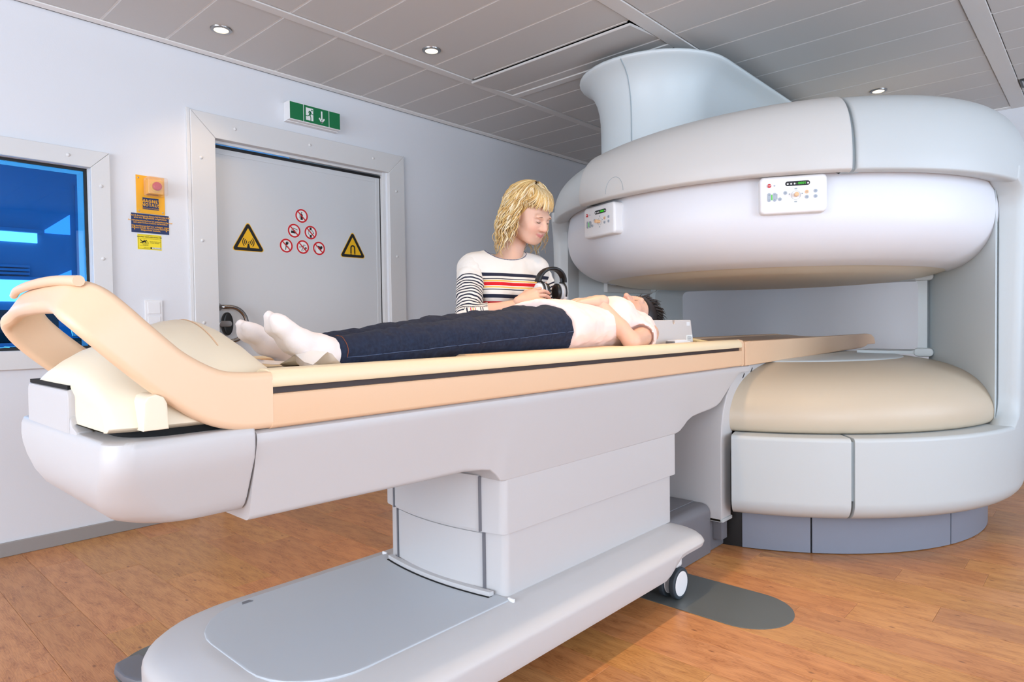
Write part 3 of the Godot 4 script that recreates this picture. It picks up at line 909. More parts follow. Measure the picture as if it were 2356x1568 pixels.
	part("pictogram", m, "ink", t)
	m = M.new(); flat(m, rect(0.046, 0.008), Vector2(1.346, 1.4985), z)
	part("number_field", m, "sign_white", t)
	text("lettering", "MAGNET-NOT-AUS-SCHALTER", 0.0088, "ink", Transform3D(Basis(), Vector3(1.311, 1.556, z)), t, true)
	text("lettering", "Person eingeklemmt?", 0.0058, "ink", Transform3D(Basis(), Vector3(1.339, 1.533, z)), t)
	text("lettering", "Schalter betätigen", 0.0058, "ink", Transform3D(Basis(), Vector3(1.337, 1.526, z)), t)
	text("lettering", "Rufnummer:", 0.0055, "ink", Transform3D(Basis(), Vector3(1.297, 1.4985, z)), t)
	text("lettering", "0800 3333 500", 0.0066, "ink", Transform3D(Basis(), Vector3(1.346, 1.4985, z + 0.0006)), t)
	# light switch
	t = thing("light_switch", "white double light switch on the wall between window and door frame", "switch", Vector3(1.32, 1.14, WZ))
	m = M.new(); slab(m, rrect(0.090, 0.165, 0.006), WZ, WZ + 0.010, 0.003, Transform3D(Basis(), Vector3(1.320, 1.135, 0)))
	part("frame", m, "white_plastic", t)
	for yy in [1.174, 1.096]:
		m = M.new(); slab(m, rrect(0.062, 0.062, 0.002), 0.006, 0.014, 0.002, Transform3D(Basis(Vector3.RIGHT, -0.03), Vector3(1.320, yy, WZ)))
		part("rocker", m, "white_plastic", t)

# ---------- the scanner
const GX := 4.06
const GZ := -1.6

func pol(a: float, r: float, y: float) -> Vector3:
	return Vector3(GX + r * cos(deg_to_rad(a)), y, GZ + r * sin(deg_to_rad(a)))

func top_at(a: float) -> float:
	return 1.703 + 0.243 + 0.072 * (1.0 - cos(deg_to_rad(a - 264.0)))

func scanner() -> void:
	var t := thing("mri_scanner", "large white open magnet scanner with two discs, posts and ceiling column", "scanner", Vector3(GX, 0, GZ))
	var m := M.new()
	lathe(m, PackedVector2Array([Vector2(0, 0), Vector2(1.122, 0), Vector2(1.122, 0.20), Vector2(0, 0.20)]), 0, 360, 96, GX, GZ)
	part("plinth_core", m, "seal_black", t)
	for s in [[112.5, 148.0], [148.4, 163.2], [205, 259.6], [260, 300], [300.4, 359.8], [0.2, 60], [60.4, 112.1]]:
		m = M.new()
		lathe(m, PackedVector2Array([Vector2(1.122, 0.004), Vector2(1.135, 0.004), Vector2(1.135, 0.186), Vector2(1.122, 0.186)]), s[0], s[1], int((s[1] - s[0]) / 2.5) + 2, GX, GZ)
		part("plinth_panel", m, "plinth_blue", t)
	# lower housing ring
	var prof := PackedVector2Array([Vector2(1.0, 0.19), Vector2(1.19, 0.188)])
	for k in 9:
		var a := -PI / 2 + PI / 2 * k / 8.0
		prof.append(Vector2(1.205 + 0.08 * cos(a), 0.268 + 0.08 * sin(a)))
	for k in 5:
		var a := PI / 2 * k / 4.0
		prof.append(Vector2(1.267 + 0.018 * cos(a), 0.533 + 0.018 * sin(a)))
	prof.append(Vector2(1.0, 0.551))
	for s in [[142.6, 164.5], [203, 250], [250.4, 310], [310.4, 389.6], [30, 141.9]]:
		m = M.new()
		lathe(m, prof, s[0], s[1], int((s[1] - s[0]) / 2.0) + 3, GX, GZ)
		part("lower_cover", m, "shell_pale", t)
	m = M.new(); lathe(m, PackedVector2Array([Vector2(1.1, 0.20), Vector2(1.272, 0.28), Vector2(1.272, 0.535), Vector2(1.1, 0.535)]), 141.5, 143, 3, GX, GZ)
	part("seam_strip", m, "seam", t)
	# lower dome
	var dome := PackedVector2Array([Vector2(1.0, 0.553)])
	for q in [[1.172, 0.553], [1.186, 0.562], [1.196, 0.60], [1.192, 0.645], [1.170, 0.690], [1.125, 0.738], [1.06, 0.778], [0.98, 0.808], [0.89, 0.830], [0.80, 0.845], [0.75, 0.850]]: dome.append(Vector2(q[0], q[1]))
	dome.append(Vector2(0.75, 0.75)); dome.append(Vector2(1.0, 0.60))
	m = M.new(); lathe(m, smooth_prof(dome), 0, 360, 128, GX, GZ)
	part("lower_dome", m, "dome_cream", t, 60)
	m = M.new(); lathe(m, PackedVector2Array([Vector2(0, 0.76), Vector2(0.752, 0.76), Vector2(0.752, 0.850), Vector2(0.742, 0.856), Vector2(0.72, 0.857), Vector2(0.69, 0.858), Vector2(0, 0.862)]), 0, 360, 112, GX, GZ)
	part("dome_plate", m, "shell_blue", t)
	# upper disc
	var up := PackedVector2Array([Vector2(0.7, 1.72), Vector2(0.7, 1.34), Vector2(0.95, 1.322)])
	for q in [[0.957, 1.318], [1.02, 1.336], [1.09, 1.372], [1.145, 1.42], [1.18, 1.475], [1.196, 1.53], [1.200, 1.59], [1.196, 1.65], [1.188, 1.70]]: up.append(Vector2(q[0], q[1]))
	up.append(Vector2(1.188, 1.72))
	m = M.new(); lathe(m, smooth_prof(up), 0, 360, 128, GX, GZ)
	part("upper_disc", m, "shell_white", t, 60)
	m = M.new(); lathe(m, PackedVector2Array([Vector2(0, 1.40), Vector2(0, 1.290), Vector2(0.78, 1.290), Vector2(0.84, 1.296), Vector2(0.90, 1.310), Vector2(0.945, 1.322), Vector2(0.945, 1.40)]), 0, 360, 112, GX, GZ)
	part("disc_underside", m, "underside_bounce", t)
	# upper covers with their crown
	part("front_cover", solid_crown(142.5, 203.7, 36, 0.006), "shell_warm", t, 50)
	part("side_cover", solid_crown(20, 141.7, 60, 0.0), "shell_pale", t, 50)
	part("side_cover", solid_crown(204.2, 340, 66, -0.012), "shell_pale", t, 50)
	part("rear_cover", solid_crown(-19.6, 19.6, 20, 0.0), "shell_pale", t, 50)
	for e in [[140.5, 144, -0.022], [202.5, 205, -0.024]]:
		m = M.new(); loft(m, crown_rings(e[0], e[1], 3, e[2]), false)
		part("seam_strip", m, "seam", t)
	m = M.new()
	lathe(m, PackedVector2Array([Vector2(0, 1.85), Vector2(0.90, 1.85), Vector2(0.90, 1.90), Vector2(0, 1.90)]), 0, 360, 64, GX, GZ)
	part("top_deck", m, "shell_pale", t)
	# outline of the access cap in the front cover
	var cp := PackedVector3Array()
	for i in 25:
		var u := cos(PI * i / 24.0) * 0.060; var w := sin(PI * i / 24.0) * 0.075
		var y := 1.712 + w
		var r := 1.048 + 0.256 * pow(maxf(0.0, 1.0 - pow(maxf(0.0, y - 1.703) / (top_at(190.0) - 1.697), 2.6)), 1.0 / 2.6) + 0.0004
		cp.append(pol(190.5 - rad_to_deg(u / 1.30), r, y))
	m = M.new(); tube(m, cp, 0.0011, 0.0011, 5)
	part("access_cap", m, "seam", t)
	posts(t)
	column(t)
	console(t, 152.7, 1.612, false)
	console(t, 199.2, 1.602, true)
	docking(t)

func smooth_prof(p: PackedVector2Array) -> PackedVector2Array:
	var o := PackedVector2Array()
	var n := p.size()
	for i in n:
		var a := p[(i + n - 1) % n]; var b := p[i]; var c := p[(i + 1) % n]; var d := p[(i + 2) % n]
		o.append(b)
		var l := b.distance_to(c)
		if l < 0.13 and l > 0.03 and (b - a).normalized().dot((c - b).normalized()) > 0.7 and (d - c).normalized().dot((c - b).normalized()) > 0.7:
			for k in [0.33, 0.67]: o.append(b.cubic_interpolate(c, b + (b - a).normalized() * -l, c + (d - c).normalized() * l, k))
	return o

func crown_rings(a0: float, a1: float, n: int, lift: float) -> Array:
	var rings := []
	for i in n + 1:
		var a := lerpf(a0, a1, float(i) / n)
		rings.append(crown_ring(a, lift))
	return rings

func crown_ring(a: float, lift: float) -> PackedVector3Array:
	var h := top_at(a) - 1.703
	var l := PackedVector3Array()
	l.append(pol(a, 1.19, 1.705)); l.append(pol(a, 1.255 + lift, 1.690)); l.append(pol(a, 1.278 + lift, 1.691)); l.append(pol(a, 1.289 + lift, 1.695)); l.append(pol(a, 1.295 + lift, 1.702))
	for k in range(1, 23):
		var t := PI / 2 * k / 22.0
		t = t - 0.10 * sin(2.0 * t)
		l.append(pol(a, 1.048 + (0.25 + lift) * pow(cos(t), 0.77), 1.703 + (h + lift) * pow(sin(t), 0.77)))
	l.append(pol(a, 0.80, 1.703 + h + lift - 0.01))
	l.append(pol(a, 0.80, 1.78)); l.append(pol(a, 1.19, 1.76))
	return l

func solid_crown(a0: float, a1: float, n: int, lift: float) -> M:
	# the ends are turned in over a small radius so that they catch light
	var m := M.new()
	var rings := [crown_ring(a0, lift - 0.012), crown_ring(a0 + 0.10, lift - 0.004), crown_ring(a0 + 0.45, lift)]
	for i in range(1, n): rings.append(crown_ring(lerpf(a0, a1, float(i) / n), lift))
	rings.append(crown_ring(a1 - 0.45, lift)); rings.append(crown_ring(a1 - 0.10, lift - 0.004)); rings.append(crown_ring(a1, lift - 0.012))
	loft(m, rings, false)
	for e in 2:   # end faces
		var r: PackedVector3Array = rings[0] if e == 0 else rings[-1]
		var flat2 := PackedVector2Array()
		for q in r: flat2.append(Vector2(Vector2(q.x - GX, q.z - GZ).length(), q.y))
		cap(m, flat2, r, e == 1)
	return m

func posts(t: Node3D) -> void:
	for side in [1.0, -1.0]:
		# outer skin of the post: flares into the rings above and below
		var m := M.new()
		var rings := []
		var y0 := 0.50; var y1 := 1.76
		var n := 44
		for i in n + 1:
			var y := lerpf(y0, y1, float(i) / n)
			var fl := 0.0
			var rad := 0.13
			for e in [y - 0.551, 1.692 - y]:
				var d: float = e
				if d < rad: fl = maxf(fl, rad - sqrt(maxf(0.0, rad * rad - (rad - maxf(d, 0.0)) * (rad - maxf(d, 0.0)))))
			var fla := rad_to_deg(fl / 1.285)
			var ro := lerpf(1.285, 1.302, smoothstep(0.6, 1.7, y))
			var f := 96.0 + fla
			var b := 50.0 - fla
			var l := PackedVector3Array()
			var q := PackedVector2Array()   # bearing, radius
			for k in 15: q.append(Vector2(lerpf(b, f - 2.4, k / 14.0), ro))
			for k in range(1, 7):
				var a := PI / 2 * k / 6.0
				q.append(Vector2(f - 2.4 + 2.4 * sin(a), ro - 0.055 * (1.0 - cos(a))))
			q.append(Vector2(f + 0.1, 1.203)); q.append(Vector2(f - 4.0, 1.15)); q.append(Vector2(b, 1.15))
			for e in q:
				l.append(pol(e.x if side > 0 else 332.0 - e.x, e.y, y))
			if side > 0: l.reverse()
			rings.append(l)
		loft(m, rings, true)
		part("post_skin", m, "shell_pale", t, 50)
		# core with a slanted front face
		m = M.new()
		var zc := -0.785; var dir := -1.0; var xa := 4.40; var xb := 4.69
		var poly := PackedVector2Array()
		if side > 0:
			for q in [pol(98.5, 1.2, 0), Vector3(4.45, 0, -0.785), Vector3(4.70, 0, -0.785), pol(50, 1.18, 0), pol(70, 1.19, 0), pol(85, 1.2, 0)]: poly.append(Vector2(q.x, q.z))
		else:
			zc = -2.49; dir = 1.0; xa = 4.22; xb = 4.63
			for q in [pol(237.5, 1.2, 0), Vector3(4.25, 0, -2.49), Vector3(4.66, 0, -2.55), pol(285, 1.18, 0), pol(262, 1.19, 0), pol(248, 1.2, 0)]: poly.append(Vector2(q.x, q.y if false else q.z))
		slab_y(m, poly, 0.50, 1.74)
		part("post_core", m, "shell_blue", t)
		# trim that lines the opening
		m = M.new()
		var o := PackedVector2Array([Vector2(0.0, 0.855), Vector2(0.37, 0.860), Vector2(0.37, 0.874), Vector2(0.085, 0.874)])
		for k in range(1, 6):
			var a := PI / 2 * k / 5.0
			o.append(Vector2(0.085 - 0.040 * sin(a), 0.914 - 0.040 * cos(a)))
		for k in 6:
			var a := PI / 2 * k / 5.0
			o.append(Vector2(0.085 - 0.040 * cos(a), 1.252 + 0.040 * sin(a)))
		o.append(Vector2(0.37, 1.292)); o.append(Vector2(0.37, 1.306)); o.append(Vector2(0.0, 1.312))
		var zy := PackedVector2Array()
		for q in o: zy.append(Vector2(zc + dir * q.x, q.y))
		slab_x(m, zy, xa, xb)
		part("opening_trim", m, "shell_blue", t)
		for yy in [0.868, 1.305]:
			m = M.new()
			slab_x(m, shift_rr(rrect(0.10, 0.05, 0.022), zc + dir * 0.015, yy), xa - 0.02, xb, 0.01)
			part("trim_foot", m, "shell_blue", t)
		if side < 0:
			m = M.new()
			slab_y(m, PackedVector2Array([Vector2(3.74, -2.572), Vector2(4.26, -2.492), Vector2(4.26, -2.46), Vector2(3.75, -2.54)]), 1.268, 1.335, 0.008)
			part("trim_plate", m, "shell_warm", t)
	# brand plate on the far post
	var nrm := Vector3(-0.153, 0, 0.988).normalized()
	var m2 := M.new()
	var xf := Transform3D(Basis(Vector3.UP.cross(nrm), Vector3.UP, nrm), Vector3(3.485, 1.215, -2.6085) + nrm * 0.001)
	slab_x_free(m2, xf)
	part("name_plate", m2, "grey_plastic", t)
	text("lettering", "Panorama HFO", 0.040, "navy", xf * Transform3D(Basis(Vector3.BACK, PI / 2), Vector3(0.0, 0.0, 0.0045)), t, true)

func shift_rr(o: PackedVector2Array, z: float, y: float) -> PackedVector2Array:
	var r := PackedVector2Array()
	for q in o: r.append(q + Vector2(z, y))
	return r

func slab_x_free(m: M, xf: Transform3D) -> void:
	slab(m, rrect(0.070, 0.30, 0.008), 0, 0.004, 0.001, xf)

func ccw(p: PackedVector2Array) -> bool:
	var s := 0.0
	for i in p.size(): s += p[i].cross(p[(i + 1) % p.size()])
	return s > 0.0

func stadium(x0: float, x1: float, zc: float, r: float, y: float, n := 20) -> PackedVector3Array:
	var l := PackedVector3Array()
	for i in n + 1:
		var a := PI / 2 + PI * i / n
		l.append(Vector3(x0 + r * cos(a), y, zc - r * sin(a)))
	for i in n + 1:
		var a := -PI / 2 + PI * i / n
		l.append(Vector3(x1 + r * cos(a), y, zc - r * sin(a)))
	return l

func column(t: Node3D) -> void:
	var m := M.new()
	var rings := []
	for q in [[1.9, 0.335], [2.22, 0.335], [2.30, 0.338], [2.36, 0.345], [2.42, 0.360], [2.47, 0.382], [2.505, 0.412], [2.53, 0.450], [2.538, 0.462], [2.547, 0.466], [2.557, 0.462], [2.562, 0.45], [2.55, 0.36], [2.49, 0.33]]:
		rings.append(stadium(3.63, 5.3, -2.09, q[1], q[0]))
	loft(m, rings)
	part("ceiling_column", m, "shell_blue", t, 50)
	m = M.new()
	var pts := PackedVector3Array()
	var a := 0.62 + PI * 1.0
	for q in [[1.95, 0.335], [2.22, 0.335], [2.30, 0.338], [2.36, 0.345], [2.42, 0.360], [2.47, 0.382], [2.505, 0.412], [2.53, 0.450], [2.540, 0.463]]:
		pts.append(Vector3(3.63 + q[1] * cos(SEAM), q[0], -2.09 + q[1] * sin(SEAM)))
	tube(m, pts, 0.0035, 0.0035, 6)
	part("column_seam", m, "seam", t)

const SEAM := PI - 0.10

func console(t: Node3D, a: float, y: float, second: bool) -> void:
	var w := 0.275; var h := 0.165
	var n := Vector3(cos(deg_to_rad(a)), 0, sin(deg_to_rad(a)))
	var xf := Transform3D(Basis(Vector3.UP.cross(n), Vector3.UP, n), Vector3(GX, y, GZ) + n * 1.19)
	var m := M.new()
	slab(m, rrect(w, h, 0.022, 6), -0.02, 0.052, 0.012, xf, 3)
	var c := part("control_console", m, "white_plastic", t)
	var z := 0.0521
	m = M.new(); slab(m, rrect(0.100, 0.020, 0.0099, 6), z, z + 0.001, 0.0, xf * Transform3D(Basis(), Vector3(0.018, 0.045, 0)))
	part("display", m, "black_plastic", c)
	text("digits", "- 0001", 0.0145, "display_green", xf * Transform3D(Basis(), Vector3(0.032, 0.045, z + 0.0015)), c, true)
	for xx in [-0.022, -0.008, 0.006, 0.060]: knob(c, xf, Vector2(xx, 0.044), 0.0038, z, 0.003, "white_plastic")
	knob(c, xf, Vector2(-0.098, 0.040), 0.0105, z, 0.002, "white_plastic")
	knob(c, xf, Vector2(-0.098, 0.040), 0.0085, z + 0.002, 0.005, "red")
	text("lettering", "STOP", 0.0062, "sign_white", xf * Transform3D(Basis(), Vector3(-0.098, 0.040, z + 0.0074)), c, true)
	knob(c, xf, Vector2(-0.076, 0.040), 0.0035, z, 0.002, "button_grey")
	for q in [Vector2(-0.032, 0.006), Vector2(-0.054, -0.020), Vector2(0.055, -0.016), Vector2(0.090, 0.008), Vector2(0.090, -0.015)]:
		knob(c, xf, q, 0.0078, z, 0.003, "button_grey")
		mark(c, xf, q, z + 0.0031)
	knob(c, xf, Vector2(0.055, 0.006), 0.0078, z, 0.003, "orange_knob")
	mark(c, xf, Vector2(0.055, 0.006), z + 0.0031)
	for xx in [-0.098, -0.0755]:
		m = M.new(); slab(m, rrect(0.0145, 0.038, 0.0072, 5), z, z + 0.003, 0.001, xf * Transform3D(Basis(), Vector3(xx, -0.010, 0)))
		part("rocker_button", m, "button_grey", c)
		mark(c, xf, Vector2(xx, 0.001), z + 0.0031); mark(c, xf, Vector2(xx, -0.021), z + 0.0031)
	m = M.new(); slab(m, rrect(0.004, 0.024, 0.0018), z, z + 0.0008, 0.0, xf * Transform3D(Basis(), Vector3(-0.087, -0.010, 0)))
	part("indicator", m, "display_green", c)
	m = M.new(); slab(m, rrect(0.003, 0.024, 0.0013), z, z + 0.0008, 0.0, xf * Transform3D(Basis(), Vector3(-0.0655, -0.008, 0)))
	part("indicator", m, "seam", c)
	m = M.new()
	for i in 28:
		var p := TAU * i / 28.0; var q := TAU * (i + 1) / 28.0
		slab(m, PackedVector2Array([Vector2(cos(p), sin(p)) * 0.0185, Vector2(cos(p), sin(p)) * 0.0195, Vector2(cos(q), sin(q)) * 0.0195, Vector2(cos(q), sin(q)) * 0.0185]), z, z + 0.0006, 0.0, xf * Transform3D(Basis(), Vector3(0.011, -0.006, 0)))
	for e in [[-0.015, 0.0], [0.037, 0.0], [0.011, 0.022], [0.010, -0.034]]:
		slab(m, rrect(0.006 if absf(e[0] - 0.011) > 0.01 else 0.011, 0.005, 0.001, 1), z, z + 0.0005, 0.0, xf * Transform3D(Basis(), Vector3(e[0], e[1] - 0.0, 0)))
	part("dial_marks", m, "seam", c)
	m = M.new()
	slab(m, circle(0.0082, 20), z, z + 0.026, 0.003, xf * Transform3D(Basis(), Vector3(0.011, -0.006, 0)))
	slab(m, circle(0.0095, 20), z + 0.018, z + 0.030, 0.003, xf * Transform3D(Basis(), Vector3(0.011, -0.006, 0)))
	part("joystick", m, "orange_knob", c)

func mark(c: Node, xf: Transform3D, q: Vector2, z: float) -> void:
	var m := M.new()
	slab(m, rect(0.007, 0.0013), z, z + 0.0003, 0.0, xf * Transform3D(Basis(), Vector3(q.x, q.y + 0.0015, 0)))
	slab(m, rect(0.007, 0.0018), z, z + 0.0003, 0.0, xf * Transform3D(Basis(), Vector3(q.x, q.y - 0.002, 0)))
	part("button_mark", m, "plinth_blue", c)

func knob(c: Node, xf: Transform3D, q: Vector2, r: float, z: float, h: float, material: String) -> void:
	var m := M.new()
	slab(m, circle(r, 16), z, z + h, h * 0.45, xf * Transform3D(Basis(), Vector3(q.x, q.y, 0)))
	part("button", m, material, c)

func docking(t: Node3D) -> void:
	# curved column cover under the head of the table, and the drive box at its foot
	var m := M.new()
	var outer := PackedVector2Array([Vector2(2.815, 0.152), Vector2(2.815, 0.50), Vector2(2.82, 0.58), Vector2(2.838, 0.655), Vector2(2.875, 0.722), Vector2(2.935, 0.785), Vector2(3.01, 0.825), Vector2(3.09, 0.846), Vector2(3.20, 0.852)])
	var inner := PackedVector2Array([Vector2(3.46, 0.845), Vector2(3.36, 0.826), Vector2(3.24, 0.795), Vector2(3.13, 0.757), Vector2(3.045, 0.712), Vector2(2.99, 0.665), Vector2(2.95, 0.60), Vector2(2.93, 0.53), Vector2(2.918, 0.45), Vector2(2.915, 0.152)])
	var whole := PackedVector2Array()
	whole.append_array(outer); whole.append_array(inner)
	if not ccw(whole): whole.reverse()
	slab(m, whole, -1.91, -1.30, 0.006, Transform3D(), 2)
	part("docking_cover", m, "table_grey", t, 35)
	m = M.new()
	for q in [[3.06, 0.800], [3.155, 0.822]]:
		slab(m, rrect(0.006, 0.03, 0.002), -1.30, -1.2985, 0.0, Transform3D(Basis(Vector3.BACK, -0.8), Vector3(q[0], q[1], 0)))
	part("vent_slot", m, "seal_black", t)
	m = M.new(); box(m, Vector3(2.815, 0.148, -1.90), Vector3(2.917, 0.165, -1.294), 0.004)
	part("cover_foot", m, "shell_pale", t)
	m = M.new()
	slab_x(m, PackedVector2Array([Vector2(-1.90, 0.003), Vector2(-1.352, 0.003), Vector2(-1.352, 0.185), Vector2(-1.357, 0.205), Vector2(-1.370, 0.220), Vector2(-1.390, 0.226), Vector2(-1.90, 0.226)]), 2.40, 2.812, 0.004)
	part("drive_box", m, "dock_grey", t)
	m = M.new(); box(m, Vector3(2.41, 0.226, -1.60), Vector3(2.80, 0.230, -1.43), 0.0015)
	part("box_lid", m, "dock_grey", t)
	m = M.new(); box(m, Vector3(2.60, 0.002, -1.90), Vector3(3.0, 0.148, -1.362), 0.004)
	part("drive_box", m, "dock_grey", t)
	m = M.new(); box(m, Vector3(2.853, 0.055, -1.362), Vector3(2.912, 0.148, -1.318), 0.003)
	part("latch_block", m, "dock_grey", t)
	m = M.new(); slab(m, rect(0.036, 0.05), -1.3618, -1.361, 0.0, Transform3D(Basis(), Vector3(2.79, 0.10, 0)))
	part("type_label", m, "grey_plastic", t)
	m = M.new()
	for i in 6: slab(m, rect(0.028, 0.003), -1.361, -1.3606, 0.0, Transform3D(Basis(), Vector3(2.79, 0.081 + i * 0.0078, 0)))
	part("label_print", m, "dock_grey", t)

# outline in (z, y), thickened along x
func slab_x(m: M, zy: PackedVector2Array, x0: float, x1: float, bev := 0.0, seg := 2) -> void:
	var f := PackedVector2Array()
	for q in zy: f.append(Vector2(-q.x, q.y))
	if not ccw(f): f.reverse()
	slab(m, f, x0, x1, bev, Transform3D(Basis(Vector3(0, 0, -1), Vector3(0, 1, 0), Vector3(1, 0, 0)), Vector3.ZERO), seg)

# outline in (x, z), thickened along y
func slab_y(m: M, xz: PackedVector2Array, y0: float, y1: float, bev := 0.0, seg := 2, bev0 := -1.0) -> void:
	var f := PackedVector2Array()
	for q in xz: f.append(Vector2(q.x, -q.y))
	if not ccw(f): f.reverse()
	slab(m, f, y0, y1, bev, Transform3D(Basis(Vector3(1, 0, 0), Vector3(0, 0, -1), Vector3(0, 1, 0)), Vector3.ZERO), seg, bev0)

# ---------- the patient table
const BZ := -1.6

# rounded rectangle in plan: x0..x1, half width w, corner radius at the left and right end
func plan(x0: float, x1: float, w: float, r0: float, r1: float, n := 8, bulge := 0.0) -> PackedVector2Array:
	var o := PackedVector2Array()
	for c in [[x1 - r1, w - r1, 0.0, r1], [x0 + r0, w - r0, PI / 2, r0], [x0 + r0, -w + r0, PI, r0], [x1 - r1, -w + r1, PI * 1.5, r1]]:
		for i in n + 1:
			var a: float = c[2] + PI / 2 * i / n
			o.append(Vector2(c[0] + c[3] * cos(a), c[1] + c[3] * sin(a)))
		if bulge > 0.0 and c[2] == PI / 2:
			for i in range(1, 10):
				var u := 1.0 - 2.0 * i / 10.0
				o.append(Vector2(x0 - bulge * (1.0 - u * u), (w - r0) * u))
	return o

func ring_at(o: PackedVector2Array, y: float, zc := BZ) -> PackedVector3Array:
	var l := PackedVector3Array()
	for q in o: l.append(Vector3(q.x, y, zc - q.y))   # counter-clockwise seen from above
	return l

func bed() -> void:
	var t := thing("patient_table", "long wheeled scanner table with beige rails, cream foot cover and handle loop", "patient table", Vector3(1.9, 0, BZ))
	bed_base(t)
	bed_body(t)
	bed_top(t)
	bed_foot(t)

func bed_base(t: Node3D) -> void:
	var m := M.new()
	var rings := []
	for q in [[0.135, 0.585, 2.455, 0.405], [0.125, 0.570, 2.468, 0.418], [0.140, 0.566, 2.472, 0.422], [0.192, 0.566, 2.472, 0.422], [0.205, 0.570, 2.466, 0.417], [0.217, 0.582, 2.456, 0.406], [0.227, 0.600, 2.44, 0.388], [0.238, 0.632, 2.41, 0.352], [0.246, 0.665, 2.385, 0.318], [0.2505, 0.69, 2.37, 0.295]]:
		var l := ring_at(plan(q[1], q[2], q[3], 0.27, 0.10, 10), q[0])
		if q[0] < 0.15:   # the skirt is cut away over the wheels
			for i in l.size():
				var k := smoothstep(2.10, 2.24, l[i].x)
				l[i].y += 0.055 * k
		rings.append(l)
	# long sides need points for that cut
	loft(m, densify(rings), true)
	part("base_cover", m, "table_grey", t, 50)
	m = M.new()
	slab_y(m, shift(plan(0.70, 1.40, 0.300, 0.20, 0.01, 8)), 0.245, 0.2535, 0.003)
	part("base_deck", m, "deck_grey", t)
	m = M.new()
	for s in [1.0, -1.0]: box(m, Vector3(1.395, 0.247, BZ + s * 0.305 - 0.012), Vector3(1.402, 0.258, BZ + s * 0.305 + 0.012), 0.002)
	part("deck_clip", m, "white_plastic", t)
	m = M.new(); slab_y(m, shift(PackedVector2Array([Vector2(0.862, 0.268), Vector2(0.895, 0.268), Vector2(0.889, 0.283), Vector2(0.868, 0.283)])), 0.2505, 0.2550, 0.0)
	part("deck_notch", m, "dock_grey", t)
	# pedestal: two sleeves with an inset end panel each
	for s in [[0.247, 0.442, 1.402, 2.400, 0.278, "pedestal_sleeve"], [0.438, 0.606, 1.388, 2.428, 0.2865, "pedestal_sleeve"]]:
		m = M.new()
		slab_y(m, shift(plan(s[2], s[3], s[4], 0.025, 0.02, 5, 0.035)), s[0], s[1], 0.004)
		part(s[5], m, "table_grey", t)
		m = M.new()
		var o := PackedVector2Array()
		for i in 13:
			var u := -1.0 + 2.0 * i / 12.0
			var z := 0.205 * u
			o.append(Vector2(s[2] - 0.036 * (1.0 - pow(z / (s[4] - 0.025), 2)) - 0.004, z))
		o.append(Vector2(s[2] + 0.02, 0.205)); o.append(Vector2(s[2] + 0.02, -0.205))
		slab_y(m, shift(o), s[0] + 0.008, s[1] - (-0.004 if s[0] > 0.4 else 0.01), 0.002)
		part("end_panel", m, "table_grey", t)
		m = M.new()
		for z in [-0.208, 0.208]: box(m, Vector3(s[2] - 0.022, s[0] + 0.004, BZ + z - 0.002), Vector3(s[2] + 0.01, s[1] + 0.002, BZ + z + 0.002))
		part("panel_gap", m, "dock_grey", t)
	m = M.new()
	var arcs := PackedVector2Array()
	for i in 13:
		var u := -1.0 + 2.0 * i / 12.0
		arcs.append(Vector2(1.398 - 0.042 * (1.0 - u * u * 0.6) - 0.012, 0.245 * u))
	for i in range(12, -1, -1):
		var u := -1.0 + 2.0 * i / 12.0
		arcs.append(Vector2(1.398 - 0.030 * (1.0 - u * u * 0.6), 0.245 * u))
	slab_y(m, shift(arcs), 0.2545, 0.268, 0.0015)
	part("threshold_strip", m, "table_grey", t)
	m = M.new()
	var low := PackedVector2Array()
	for q in arcs: low.append(q + Vector2(-0.006, 0))
	slab_y(m, shift(low), 0.2530, 0.2550)
	part("threshold_gap", m, "void_black", t)
	# castors
	for c in [Vector3(2.262, 0, -1.243), Vector3(2.262, 0, -1.957), Vector3(0.80, 0, -1.30), Vector3(0.80, 0, -1.90)]:
		var fork := M.new()
		box(fork, Vector3(c.x - 0.014, 0.055, c.z - 0.011), Vector3(c.x + 0.022, 0.145, c.z + 0.011), 0.006)
		box(fork, Vector3(c.x - 0.02, 0.12, c.z - 0.026), Vector3(c.x + 0.03, 0.19, c.z + 0.026), 0.01)
		var cs := part("castor", fork, "white_plastic", t)
		for s in [-1.0, 1.0]:
			m = M.new()
			var xf := Transform3D(Basis(), Vector3(c.x, 0.062, c.z + s * 0.024))
			slab(m, circle(0.060, 32), -0.012, 0.012, 0.006, xf, 3)
			part("tyre", m, "tyre", cs)
			m = M.new(); slab(m, circle(0.048, 28), -0.0135, 0.0135, 0.004, xf)
			part("wheel_disc", m, "white_plastic", cs)
	m = M.new()
	slab_y(m, PackedVector2Array([Vector2(0.615, -2.10), Vector2(0.612, -2.17), Vector2(0.625, -2.205), Vector2(0.66, -2.22), Vector2(0.695, -2.215), Vector2(0.705, -2.18), Vector2(0.70, -2.12), Vector2(0.715, -2.03), Vector2(0.66, -2.02), Vector2(0.63, -2.05)]), 0.035, 0.060, 0.008)
	part("foot_pedal", m, "dock_grey", t)
	m = M.new(); box(m, Vector3(0.66, 0.03, -2.06), Vector3(0.74, 0.05, -1.80), 0.006)
	part("pedal_arm", m, "dock_grey", t)

func shift(o: PackedVector2Array) -> PackedVector2Array:
	var r := PackedVector2Array()
	for q in o: r.append(Vector2(q.x, BZ - q.y))
	return r

